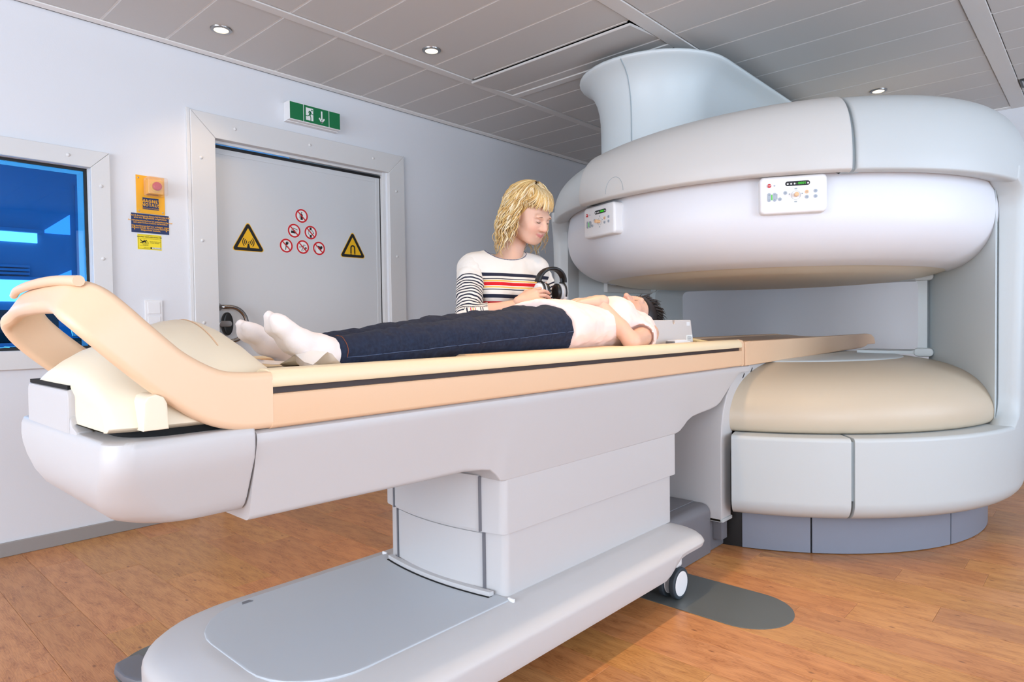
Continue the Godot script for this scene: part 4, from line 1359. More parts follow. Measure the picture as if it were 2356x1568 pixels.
func densify(rings: Array) -> Array:
	var out := []
	for l in rings:
		var r := PackedVector3Array()
		var n: int = l.size()
		for i in n:
			var a: Vector3 = l[i]; var b: Vector3 = l[(i + 1) % n]
			r.append(a)
			if rings[2][i].distance_to(rings[2][(i + 1) % n]) > 0.5:
				for k in range(1, 40):
					var q := a.lerp(b, k / 40.0)
					r.append(q)
		out.append(r)
	for ri in 3:   # the lowest rings follow the wheel cut along the new points too
		var y0: float = [0.135, 0.125, 0.140][ri]
		for i in out[ri].size():
			out[ri][i].y = y0 + 0.055 * smoothstep(2.10, 2.24, out[ri][i].x)
	return out

func bed_body(t: Node3D) -> void:
	# the long grey beam under the rails, deeper over the pedestal and cut away in steps at the head end
	var m := M.new()
	var rings := []
	var under := PackedVector2Array([Vector2(0.625, 0.660), Vector2(0.80, 0.658), Vector2(1.05, 0.654), Vector2(1.24, 0.652), Vector2(1.30, 0.650), Vector2(1.335, 0.643), Vector2(1.36, 0.625), Vector2(1.378, 0.604), Vector2(1.40, 0.600), Vector2(1.6, 0.600), Vector2(2.0, 0.602), Vector2(2.42, 0.604), Vector2(2.434, 0.606), Vector2(2.46, 0.608), Vector2(2.49, 0.622), Vector2(2.52, 0.642), Vector2(2.56, 0.657), Vector2(2.62, 0.664), Vector2(2.73, 0.672), Vector2(2.78, 0.680), Vector2(2.81, 0.692), Vector2(2.845, 0.722), Vector2(2.90, 0.772), Vector2(2.95, 0.806), Vector2(3.0, 0.826), Vector2(3.07, 0.846)])
	for q in under:
		var yb := q.y
		var rb := 0.018 if q.x < 1.25 else (0.006 if q.x < 2.46 else 0.012)
		var half := PackedVector2Array()   # half width, height from the top down
		half.append(Vector2(0.300, 0.853)); half.append(Vector2(0.318, 0.852)); half.append(Vector2(0.3265, 0.846)); half.append(Vector2(0.329, 0.836)); half.append(Vector2(0.327, 0.824))
		var wb := lerpf(0.327, 0.288, clampf((0.83 - yb) / 0.20, 0, 1)) - (0.006 if q.x < 1.25 else 0.0)
		for k in range(1, 5):
			var u := k / 5.0
			half.append(Vector2(lerpf(0.327, wb, u), lerpf(0.824, yb + rb, u)))
		for k in 6:
			var a := PI / 2 * k / 5.0
			half.append(Vector2(wb - rb * (1.0 - cos(a)), minf(yb + rb - rb * sin(a), 0.83)))
		half.append(Vector2(0.12, minf(yb, 0.83)))
		var l := PackedVector3Array()
		for h in half: l.append(Vector3(q.x, h.y, BZ + h.x))
		for k in range(half.size() - 1, -1, -1): l.append(Vector3(q.x, half[k].y, BZ - half[k].x))
		rings.append(l)
	for r in rings: r.reverse()
	loft(m, rings, true)
	part("table_beam", m, "table_grey", t, 35)
	# end shell at the foot
	m = M.new()
	rings = []
	for q in [[0.680, 0.500, 0.225, 0.09], [0.681, 0.455, 0.250, 0.10], [0.686, 0.428, 0.266, 0.10], [0.697, 0.402, 0.279, 0.10], [0.715, 0.382, 0.290, 0.09], [0.742, 0.367, 0.302, 0.08], [0.775, 0.359, 0.317, 0.06], [0.800, 0.356, 0.328, 0.05], [0.820, 0.355, 0.332, 0.045], [0.845, 0.356, 0.333, 0.045], [0.857, 0.360, 0.329, 0.045], [0.861, 0.368, 0.321, 0.045]]:
		rings.append(ring_at(plan(q[1], 0.622, q[2], q[3], 0.006, 10), q[0]))
	loft(m, rings, true)
	part("end_shell", m, "table_grey", t, 45)
	m = M.new(); slab_y(m, shift(plan(0.40, 0.64, 0.300, 0.08, 0.004, 8)), 0.858, 0.886)
	part("shadow_gap", m, "void_black", t)
	m = M.new()
	slab_x(m, PackedVector2Array([Vector2(-1.845, 0.80), Vector2(-1.515, 0.80), Vector2(-1.515, 0.930), Vector2(-1.525, 0.942), Vector2(-1.835, 0.942), Vector2(-1.845, 0.930)]), 0.360, 0.392, 0.007)
	slab_x(m, PackedVector2Array([Vector2(-1.515, 0.80), Vector2(-1.45, 0.80), Vector2(-1.47, 0.864), Vector2(-1.50, 0.872), Vector2(-1.515, 0.89)]), 0.361, 0.392, 0.006)
	part("end_tab", m, "table_grey", t)
	m = M.new(); slab_x(m, PackedVector2Array([Vector2(-1.835, 0.942), Vector2(-1.53, 0.942), Vector2(-1.53, 0.950), Vector2(-1.835, 0.950)]), 0.364, 0.392)
	part("tab_gap", m, "void_black", t)

func rail_set(z: float, s: float, x0: float, x1: float) -> Array:
	# s = 1 for the near side: outside faces +z
	var low := M.new(); var slot := M.new(); var top := M.new()
	var f := func(pts: Array) -> PackedVector2Array:
		var o := PackedVector2Array()
		for q in pts: o.append(Vector2(z + s * q[0], q[1]))
		return o
	slab_x(low, f.call([[-0.04, 0.852], [-0.012, 0.852], [-0.004, 0.855], [0.0, 0.862], [0.0, 0.921], [-0.003, 0.924], [-0.04, 0.924]]), x0, x1, 0.001, 1)
	slab_x(slot, f.call([[-0.05, 0.915], [-0.016, 0.915], [-0.016, 0.945], [-0.05, 0.945]]), x0, x1)
	slab_x(top, f.call([[-0.075, 0.938], [-0.003, 0.938], [0.0, 0.941], [0.001, 0.952], [-0.003, 0.963], [-0.011, 0.971], [-0.022, 0.975], [-0.05, 0.975], [-0.062, 0.971], [-0.072, 0.962], [-0.075, 0.95]]), x0, x1, 0.002, 1)
	return [low, slot, top]

func bed_top(t: Node3D) -> void:
	for s in [[-1.268, 1.0], [-1.932, -1.0]]:
		var r := rail_set(s[0], s[1], 0.656, 2.972)
		part("side_rail", r[0], "beige", t)
		part("rail_slot", r[1], "slot_dark", t)
		part("rail_top", r[2], "rail_top", t)
		var m := M.new()
		slab_x(m, PackedVector2Array([Vector2(s[0] - s[1] * 0.07, 0.852), Vector2(s[0] - s[1] * 0.004, 0.852), Vector2(s[0] + s[1] * 0.001, 0.860), Vector2(s[0] + s[1] * 0.001, 0.955), Vector2(s[0] - s[1] * 0.006, 0.970), Vector2(s[0] - s[1] * 0.02, 0.976), Vector2(s[0] - s[1] * 0.07, 0.972)]), 2.973, 2.994, 0.002)
		part("rail_end", m, "beige", t)
		# head section that runs on through the scanner
		m = M.new()
		var o := PackedVector2Array([Vector2(3.008, 0.853), Vector2(3.03, 0.850), Vector2(4.95, 0.866), Vector2(5.06, 0.874), Vector2(5.10, 0.886), Vector2(5.30, 0.884), Vector2(5.30, 0.905), Vector2(5.27, 0.935), Vector2(5.20, 0.955), Vector2(5.10, 0.962), Vector2(3.03, 0.966), Vector2(3.008, 0.962)])
		slab(m, o, minf(s[0], s[0] - s[1] * 0.035), maxf(s[0], s[0] - s[1] * 0.035), 0.008, Transform3D(), 2)
		part("head_rail", m, "beige", t)
		m = M.new()
		slab(m, PackedVector2Array([Vector2(3.006, 0.852), Vector2(3.062, 0.850), Vector2(3.062, 0.967), Vector2(3.006, 0.964)]), minf(s[0] + s[1] * 0.002, s[0] - s[1] * 0.04), maxf(s[0] + s[1] * 0.002, s[0] - s[1] * 0.04), 0.006)
		part("head_rail_band", m, "beige", t)
	var m2 := M.new()
	box(m2, Vector3(2.994, 0.86, -1.93), Vector3(3.008, 0.95, -1.28))
	part("joint_gap", m2, "slot_dark", t)
	# tabletop: a shallow trough
	for seg in [[0.66, 2.99, "rail_top"], [3.01, 5.2, "beige"]]:
		var m := M.new()
		var o := PackedVector2Array()
		for i in 17:
			var u := -1.0 + 2.0 * i / 16.0
			o.append(Vector2(BZ + 0.268 * u, 0.938 + 0.016 * u * u))
		o.append(Vector2(BZ + 0.268, 0.90)); o.append(Vector2(BZ - 0.268, 0.90))
		slab_x(m, o, seg[0], seg[1])
		part("table_top", m, seg[2], t)
	var m := M.new()
	slab_y(m, shift(plan(1.36, 2.13, 0.245, 0.03, 0.03, 5)), 0.945, 0.972, 0.006)
	part("support_pad", m, "pad", t)
	m = M.new()
	slab_y(m, PackedVector2Array([Vector2(0.86, -1.885), Vector2(1.5, -1.885), Vector2(1.5, -1.86), Vector2(0.86, -1.86)]), 0.94, 0.9695, 0.004)
	part("support_pad", m, "pad", t)
	m = M.new()
	box(m, Vector3(0.79, 0.938, -1.885), Vector3(0.845, 0.966, -1.84), 0.003)
	part("strap_holder", m, "cream", t)
	m = M.new(); box(m, Vector3(0.755, 0.940, -1.89), Vector3(0.79, 0.974, -1.86), 0.006)
	part("clip", m, "grey_plastic", t)

func bed_foot(t: Node3D) -> void:
	# cream cover over the foot end
	var m := M.new()
	var rings := []
	var st := [[0.3725, 0.930, 0.270], [0.3690, 0.950, 0.278], [0.3730, 0.972, 0.286], [0.383, 0.988, 0.293], [0.40, 1.004, 0.300], [0.425, 1.020, 0.306], [0.455, 1.032, 0.308], [0.49, 1.048, 0.313], [0.53, 1.064, 0.314], [0.57, 1.078, 0.312], [0.60, 1.082, 0.306], [0.63, 1.078, 0.300], [0.66, 1.064, 0.296], [0.69, 1.040, 0.292], [0.72, 1.005, 0.289], [0.745, 0.972, 0.287], [0.757, 0.955, 0.286]]
	for q in st:
		var l := PackedVector3Array()
		var n := 28
		for i in n + 1:
			var u := -1.0 + 2.0 * i / n
			var a := absf(u)
			var wall := minf(0.036, (q[1] - 0.883) * 0.5)
			var f := pow(maxf(0.0, 1.0 - pow(a, 1.9)), 0.85)
			var e := pow(maxf(0.0, 1.0 - pow(a, 9.0)), 0.5)
			l.append(Vector3(q[0], 0.883 + wall * e + (q[1] - 0.883 - wall) * f, BZ - q[2] * u))
		l.append(Vector3(q[0], 0.875, BZ - q[2] * 0.97))
		l.append(Vector3(q[0], 0.875, BZ + q[2] * 0.97))
		l.reverse()
		rings.append(l)
	for r in rings: r.reverse()
	loft(m, rings, true)
	part("foot_cover", m, "cream", t, 60)
	m = M.new()
	slab(m, PackedVector2Array([Vector2(0.415, 0.878), Vector2(0.458, 0.878), Vector2(0.456, 0.925), Vector2(0.450, 0.937), Vector2(0.437, 0.943), Vector2(0.424, 0.939), Vector2(0.417, 0.928)]), -1.335, -1.268, 0.003)
	part("cover_latch", m, "cream", t)
	# handle loop: a flat band swept round the end
	m = M.new()
	var pts := smooth_path([Vector3(0.659, 0.912, -1.284), Vector3(0.60, 0.914, -1.284), Vector3(0.54, 0.930, -1.284), Vector3(0.47, 0.975, -1.285), Vector3(0.415, 1.025, -1.288), Vector3(0.370, 1.072, -1.298), Vector3(0.345, 1.102, -1.325), Vector3(0.335, 1.116, -1.38), Vector3(0.333, 1.120, -1.50), Vector3(0.335, 1.120, -1.60), Vector3(0.340, 1.119, -1.70), Vector3(0.348, 1.112, -1.81), Vector3(0.358, 1.095, -1.872), Vector3(0.380, 1.062, -1.902), Vector3(0.43, 1.012, -1.914), Vector3(0.50, 0.955, -1.916), Vector3(0.58, 0.922, -1.916), Vector3(0.659, 0.912, -1.916)], 6)
	rings = []
	var centre := Vector3(0.62, 1.0, BZ)
	for i in pts.size():
		var d := (pts[mini(i + 1, pts.size() - 1)] - pts[maxi(i - 1, 0)]).normalized()
		# the band stands upright along the sides and lies back over the crossbar
		var out := Vector3(0, 0, signf(pts[i].z - BZ))
		var k := smoothstep(0.16, 0.30, absf(pts[i].z - BZ))
		var side := (Vector3(-0.80, 0.50, 0).lerp(out, k)).normalized()
		side = (side - d * side.dot(d)).normalized()
		var upv := d.cross(side).normalized()
		if upv.y < 0: upv = -upv
		var hh := lerpf(0.030, lerpf(0.046, 0.0585, smoothstep(0.45, 0.62, pts[i].x)), k)
		var th := 0.0165
		var l := PackedVector3Array()
		for q in rrect(th * 2, hh * 2, 0.0155, 4): l.append(pts[i] + side * q.x + upv * q.y)
		var nrm := (l[5] - l[0]).cross(l[10] - l[0])
		if nrm.dot(d) < 0: l.reverse()
		rings.append(l)
	loft(m, align(rings), true)
	part("handle_loop", m, "beige_handle", t, 60)
	m = M.new()
	pts = smooth_path([Vector3(0.338, 1.146, -1.33), Vector3(0.328, 1.152, -1.45), Vector3(0.325, 1.152, -1.6), Vector3(0.330, 1.148, -1.75), Vector3(0.338, 1.140, -1.83)], 6)
	tube(m, pts, 0.010, 0.008, 10)
	part("handle_grip", m, "beige_handle", t, 60)
	m = M.new()
	pts = PackedVector3Array()
	for i in 15:
		var u := -0.62 + 1.24 * i / 14.0
		var a := absf(u)
		pts.append(Vector3(0.612, 0.883 + 0.036 * pow(1.0 - pow(a, 9.0), 0.5) + (1.0815 - 0.919) * pow(1.0 - pow(a, 1.9), 0.85) + 0.0004, BZ - 0.304 * u))
	tube(m, pts, 0.0012, 0.0012, 5)
	part("cover_seam", m, "beige", t)

# turn each ring so that its first point follows the one before
func align(rings: Array) -> Array:
	for i in range(1, rings.size()):
		var n: int = rings[i].size()
		var best := 0; var bd := 1e9
		for s in n:
			var dd := 0.0
			for j in range(0, n, 3): dd += rings[i][(j + s) % n].distance_squared_to(rings[i - 1][j])
			if dd < bd: bd = dd; best = s
		if best:
			var r := PackedVector3Array()
			for j in n: r.append(rings[i][(j + best) % n])
			rings[i] = r
	return rings

func small_things() -> void:
	var m := M.new()
	for q in [[2.345, "oval grey steel floor plate under the castors at the head end"], [0.80, "oval grey steel floor plate under the castors at the foot end"]]:
		m = M.new()
		var o := PackedVector2Array()
		for i in 25: o.append(Vector2(q[0] + 0.168 * cos(PI * i / 24.0), -0.99 + 0.165 * sin(PI * i / 24.0)))
		for i in 25: o.append(Vector2(q[0] + 0.168 * cos(PI + PI * i / 24.0), -2.21 + 0.165 * sin(PI + PI * i / 24.0)))
		slab_y(m, o, 0.0002, 0.0022, 0.001, 1, 0.0)
		tag(part("floor_plate", m, "plate_steel"), q[1], "floor plate", "oval floor plates")

	# white head coil box on the table, open on top
	var t := thing("head_coil", "white open topped head coil box on the table behind the patient's head", "coil", Vector3(2.68, 0.955, -1.6))
	for z in [-1.468, -1.732]:
		m = M.new()
		var o := PackedVector2Array([Vector2(2.502, 0.952), Vector2(2.868, 0.952), Vector2(2.842, 1.066), Vector2(2.838, 1.070), Vector2(2.692, 1.070)])
		for i in 7: o.append(Vector2(2.681 + 0.011 * cos(PI * i / 6.0), 1.064 - 0.013 * sin(PI * i / 6.0)))
		o.append_array(PackedVector2Array([Vector2(2.670, 1.070), Vector2(2.508, 1.070), Vector2(2.502, 1.064)]))
		slab(m, o, z - 0.009, z + 0.009, 0.003)
		part("side_wall", m, "coil_grey", t)
	m = M.new(); slab_y(m, PackedVector2Array([Vector2(2.50, -1.47), Vector2(2.855, -1.47), Vector2(2.855, -1.73), Vector2(2.50, -1.73)]), 0.954, 0.968, 0.002)
	part("base", m, "coil_grey", t)
	m = M.new(); slab_x(m, PackedVector2Array([Vector2(-1.73, 0.96), Vector2(-1.47, 0.96), Vector2(-1.47, 1.05), Vector2(-1.73, 1.05)]), 2.83, 2.842, 0.003)
	part("end_wall", m, "coil_grey", t)
	m = M.new(); slab(m, rect(0.060, 0.030), -1.4588, -1.4584, 0.0, Transform3D(Basis(), Vector3(2.825, 0.985, 0)))
	part("type_label", m, "sign_white", t)
	m = M.new()
	for i in 4: slab(m, rect(0.045 - 0.006 * (i % 2), 0.002), -1.4584, -1.4581, 0.0, Transform3D(Basis(), Vector3(2.825, 0.976 + i * 0.0055, 0)))
	part("label_print", m, "dock_grey", t)
	m = M.new(); slab(m, rrect(0.032, 0.018, 0.003), -1.4592, -1.4584, 0.0004, Transform3D(Basis(), Vector3(2.815, 1.052, 0)), 1)
	part("badge", m, "white_plastic", t)
	t = thing("head_cushion", "cream foam cushion inside the head coil under the patient's head", "cushion", Vector3(2.60, 0.968, -1.6))
	m = M.new(); slab_y(m, PackedVector2Array([Vector2(2.50, -1.49), Vector2(2.74, -1.49), Vector2(2.74, -1.71), Vector2(2.50, -1.71)]), 0.968, 1.012, 0.014, 3)
	part("foam", m, "paper", t)
	t = thing("coil_plug", "small white cable plug lying on the table in front of the head coil", "plug", Vector3(2.60, 0.955, -1.39))
	m = M.new()
	slab(m, PackedVector2Array([Vector2(2.535, 0.953), Vector2(2.70, 0.953), Vector2(2.69, 0.966), Vector2(2.66, 0.979), Vector2(2.62, 0.985), Vector2(2.535, 0.984)]), -1.415, -1.372, 0.005)
	part("plug_body", m, "white_plastic", t)
	m = M.new(); box(m, Vector3(2.518, 0.956, -1.411), Vector3(2.536, 0.979, -1.376), 0.002)
	part("plug_collar", m, "dock_grey", t)
	m = M.new()
	tube(m, smooth_path([Vector3(2.84, 0.985, -1.62), Vector3(2.89, 0.983, -1.55), Vector3(2.93, 0.972, -1.48), Vector3(2.95, 0.960, -1.42), Vector3(2.90, 0.957, -1.395), Vector3(2.79, 0.960, -1.393), Vector3(2.69, 0.964, -1.393)], 6), 0.0075, 0.0065, 8)
	tag(part("coil_cable", m, "cable_cream"), "cream cable looping from the head coil along the table edge", "cable")
	# crumpled paper under the feet
	m = M.new()
	var n := 26
	var g := []
	var fn := FastNoiseLite.new(); fn.seed = 21; fn.frequency = 9.0
	for i in n + 1:
		var l := PackedVector3Array()
		for j in 11:
			var x := 0.83 + 0.34 * i / n
			var z := -1.80 + 0.40 * j / 10.0
			var y := 0.957 + 0.016 * absf(z + 1.6) * absf(z + 1.6) / 0.07 * 0.5 + 0.004 + 0.004 * fn.get_noise_2d(x * 2.0, z * 2.0)
			y += 0.030 * exp(-pow((x - 0.865 - (z + 1.42) * 0.5) / 0.022, 2.0)) * smoothstep(-1.66, -1.46, z) + 0.012 * exp(-pow((x - 0.85) / 0.02, 2.0))
			l.append(Vector3(x, y, z))
		g.append(l)
	for i in n:
		for j in 10:
			m.quad(g[i][j], g[i][j + 1], g[i + 1][j + 1], g[i + 1][j])
			m.quad(g[i][j] - Vector3(0, 0.0006, 0), g[i + 1][j] - Vector3(0, 0.0006, 0), g[i + 1][j + 1] - Vector3(0, 0.0006, 0), g[i][j + 1] - Vector3(0, 0.0006, 0))
	tag(part("paper_sheet", m, "paper"), "crumpled sheet of white paper on the table under the patient's feet", "paper", "")

# ---------- bodies: distance fields meshed as surface nets
class Field:
	var o: Vector3
	var c: float
	var n: Vector3i
	var f := PackedFloat32Array()
	func _init(lo: Vector3, hi: Vector3, cell: float) -> void:
		o = lo; c = cell
		n = Vector3i(((hi - lo) / cell).ceil()) + Vector3i.ONE
		f.resize(n.x * n.y * n.z)
		f.fill(1000.0)
	func lohi(lo: Vector3, hi: Vector3) -> Array:
		var a := Vector3i(((lo - o) / c).floor()).clamp(Vector3i.ZERO, n - Vector3i.ONE)
		var b := Vector3i(((hi - o) / c).ceil()).clamp(Vector3i.ZERO, n - Vector3i.ONE)
		return [a, b]
	func put(i: int, d: float, k: float, sub: bool) -> void:
		var e := f[i]
		if sub:
			d = -d
			var h := maxf(k - absf(e - d), 0.0)
			f[i] = maxf(e, d) + (h * h / k * 0.25 if k > 0.0 else 0.0)
		else:
			var h := maxf(k - absf(e - d), 0.0)
			f[i] = minf(e, d) - (h * h / k * 0.25 if k > 0.0 else 0.0)
	func cap(a: Vector3, b: Vector3, ra: float, rb: float, k := 0.02, sub := false) -> void:
		var m := maxf(ra, rb) + k + 3.0 * c
		var r: Array = lohi(a.min(b) - Vector3.ONE * m, a.max(b) + Vector3.ONE * m)
		var ba := b - a
		var l2 := maxf(ba.length_squared(), 1e-9)
		for z in range(r[0].z, r[1].z + 1):
			for y in range(r[0].y, r[1].y + 1):
				var base := (z * n.y + y) * n.x
				for x in range(r[0].x, r[1].x + 1):
					var pa := o + Vector3(x, y, z) * c - a
					var t := clampf(pa.dot(ba) / l2, 0.0, 1.0)
					var d := (pa - ba * t).length() - ra - (rb - ra) * t
					if d < m: put(base + x, d, k, sub)
	# ellipsoid with half axes ax, ay, az (vectors at right angles)
	func ell(q: Vector3, ax: Vector3, ay: Vector3, az: Vector3, k := 0.02, sub := false) -> void:
		var ext := Vector3(absf(ax.x) + absf(ay.x) + absf(az.x), absf(ax.y) + absf(ay.y) + absf(az.y), absf(ax.z) + absf(ay.z) + absf(az.z))
		var m := k + 3.0 * c
		var r: Array = lohi(q - ext - Vector3.ONE * m, q + ext + Vector3.ONE * m)
		var ix := ax / ax.length_squared(); var iy := ay / ay.length_squared(); var iz := az / az.length_squared()
		var lx := 1.0 / ax.length(); var ly := 1.0 / ay.length(); var lz := 1.0 / az.length()
		for z in range(r[0].z, r[1].z + 1):
			for y in range(r[0].y, r[1].y + 1):
				var base := (z * n.y + y) * n.x
				for x in range(r[0].x, r[1].x + 1):
					var p := o + Vector3(x, y, z) * c - q
					var u := Vector3(p.dot(ix), p.dot(iy), p.dot(iz))
					var k0 := u.length()
					var k1 := Vector3(u.x * lx, u.y * ly, u.z * lz).length()
					var d := k0 * (k0 - 1.0) / maxf(k1, 1e-6) if k0 > 0.05 else -0.02
					if d < m: put(base + x, d, k, sub)
	func ball(q: Vector3, r: Vector3, k := 0.02, sub := false) -> void:
		ell(q, Vector3(r.x, 0, 0), Vector3(0, r.y, 0), Vector3(0, 0, r.z), k, sub)
	func chain(pts: Array, radii: Array, k := 0.02) -> void:
		for i in pts.size() - 1: cap(pts[i], pts[i + 1], radii[i], radii[i + 1], k)
	func value(p: Vector3) -> float:
		var q := (p - o) / c
		var i := Vector3i(q.floor()).clamp(Vector3i.ZERO, n - Vector3i(2, 2, 2))
		var t := (q - Vector3(i)).clamp(Vector3.ZERO, Vector3.ONE)
		var s := 0.0
		for a in 8:
			var e := Vector3i(a & 1, (a >> 1) & 1, (a >> 2) & 1)
			var w := (t.x if e.x else 1.0 - t.x) * (t.y if e.y else 1.0 - t.y) * (t.z if e.z else 1.0 - t.z)
			s += w * f[((i.z + e.z) * n.y + i.y + e.y) * n.x + i.x + e.x]
		return s
	# the last point inside, going from a point inside in a direction
	func hit(p: Vector3, d: Vector3) -> Vector3:
		var t := 0.0
		while t < 0.3 and value(p + d * t) < 0.0: t += 0.0015
		return p + d * t
	# keep what lies on the inner side of a plane, or push the surface about by noise
	func cut(nrm: Vector3, at: Vector3) -> void:
		for z in n.z:
			for y in n.y:
				var base := (z * n.y + y) * n.x
				for x in n.x:
					if f[base + x] < 2.0 * c: f[base + x] = maxf(f[base + x], (o + Vector3(x, y, z) * c - at).dot(nrm))
	func crumple(noise: FastNoiseLite, amp: float, s: Vector3) -> void:
		for z in n.z:
			for y in n.y:
				var base := (z * n.y + y) * n.x
				for x in n.x:
					if absf(f[base + x]) < 4.0 * c:
						var p := (o + Vector3(x, y, z) * c) * s
						f[base + x] += amp * noise.get_noise_3d(p.x, p.y, p.z)
	# vertices and triangles (outward counter-clockwise)
	func net() -> Array:
		var vid := PackedInt32Array(); vid.resize(f.size()); vid.fill(-1)
		var v := PackedVector3Array()
		var ix := PackedInt32Array()
		var sx := 1; var sy := n.x; var sz := n.x * n.y
		var lim := 2.5 * c
		for z in n.z - 1:
			for y in n.y - 1:
				var base := (z * n.y + y) * n.x
				for x in n.x - 1:
					var i := base + x
					var e := f[i]
					if e > lim or e < -lim: continue
					var q := [e, f[i + sx], f[i + sy], f[i + sx + sy], f[i + sz], f[i + sx + sz], f[i + sy + sz], f[i + sx + sy + sz]]
					var neg := 0
					for w in q:
						if w < 0.0: neg += 1
					if neg == 0 or neg == 8: continue
					var s := Vector3.ZERO
					var cnt := 0
					for a in 8:
						for bit in 3:
							if a & (1 << bit): continue
							var b := a | (1 << bit)
							if (q[a] < 0.0) != (q[b] < 0.0):
								var t: float = q[a] / (q[a] - q[b])
								var pa := Vector3(a & 1, (a >> 1) & 1, (a >> 2) & 1)
								pa[bit] += t
								s += pa
								cnt += 1
					vid[i] = v.size()
					v.append(o + (Vector3(x, y, z) + s / cnt) * c)
		for z in range(1, n.z - 1):
			for y in range(1, n.y - 1):
				var base := (z * n.y + y) * n.x
				for x in range(1, n.x - 1):
					var i := base + x
					var e := f[i]
					if e > lim or e < -lim: continue
					for ax in 3:
						var st: int = [sx, sy, sz][ax]
						var g := f[i + st]
						if (e < 0.0) == (g < 0.0): continue
						var p: int = [sy, sz, sx][ax]; var r: int = [sz, sx, sy][ax]
						var a := vid[i - p - r]; var b := vid[i - r]; var d := vid[i]; var h := vid[i - p]
						if a < 0 or b < 0 or d < 0 or h < 0: continue
						if e < 0.0: ix.append_array(PackedInt32Array([a, b, d, a, d, h]))
						else: ix.append_array(PackedInt32Array([a, d, b, a, h, d]))
		return [v, ix]

# joins several fields into one mesh; each entry: [field, transform, paint(p) -> Color or null, lay(p) -> Vector2 or null]
func skin_mesh(list: Array) -> ArrayMesh:
	var V := PackedVector3Array(); var N := PackedVector3Array(); var C := PackedColorArray(); var T := PackedVector2Array(); var I := PackedInt32Array()
	for e in list:
		var r: Array = e[0].net()
		var v: PackedVector3Array = r[0]
		var ix: PackedInt32Array = r[1]
		var xf: Transform3D = e[1]
		var nn := PackedVector3Array(); nn.resize(v.size())
		for i in range(0, ix.size(), 3):
			var a := ix[i]; var b := ix[i + 1]; var c := ix[i + 2]
			var w := (v[b] - v[a]).cross(v[c] - v[a])
			nn[a] += w; nn[b] += w; nn[c] += w
		var first := V.size()
		for i in v.size():
			V.append(xf * v[i])
			N.append((xf.basis * nn[i]).normalized())
			C.append(e[2].call(v[i]) if e[2] else Color.WHITE)
			T.append(e[3].call(v[i]) if e.size() > 3 and e[3] else Vector2.ZERO)
		var flip := xf.basis.determinant() < 0.0
		for i in range(0, ix.size(), 3):
			I.append(first + ix[i]); I.append(first + ix[i + (1 if flip else 2)]); I.append(first + ix[i + (2 if flip else 1)])
	var arr := []
	arr.resize(Mesh.ARRAY_MAX)
	arr[Mesh.ARRAY_VERTEX] = V; arr[Mesh.ARRAY_NORMAL] = N; arr[Mesh.ARRAY_COLOR] = C; arr[Mesh.ARRAY_TEX_UV] = T; arr[Mesh.ARRAY_INDEX] = I
	var am := ArrayMesh.new()
	am.add_surface_from_arrays(Mesh.PRIMITIVE_TRIANGLES, arr)
	return am

const SKIN := Color(0.73, 0.45, 0.325)   # linear base colour, tinted where lips and cheeks are

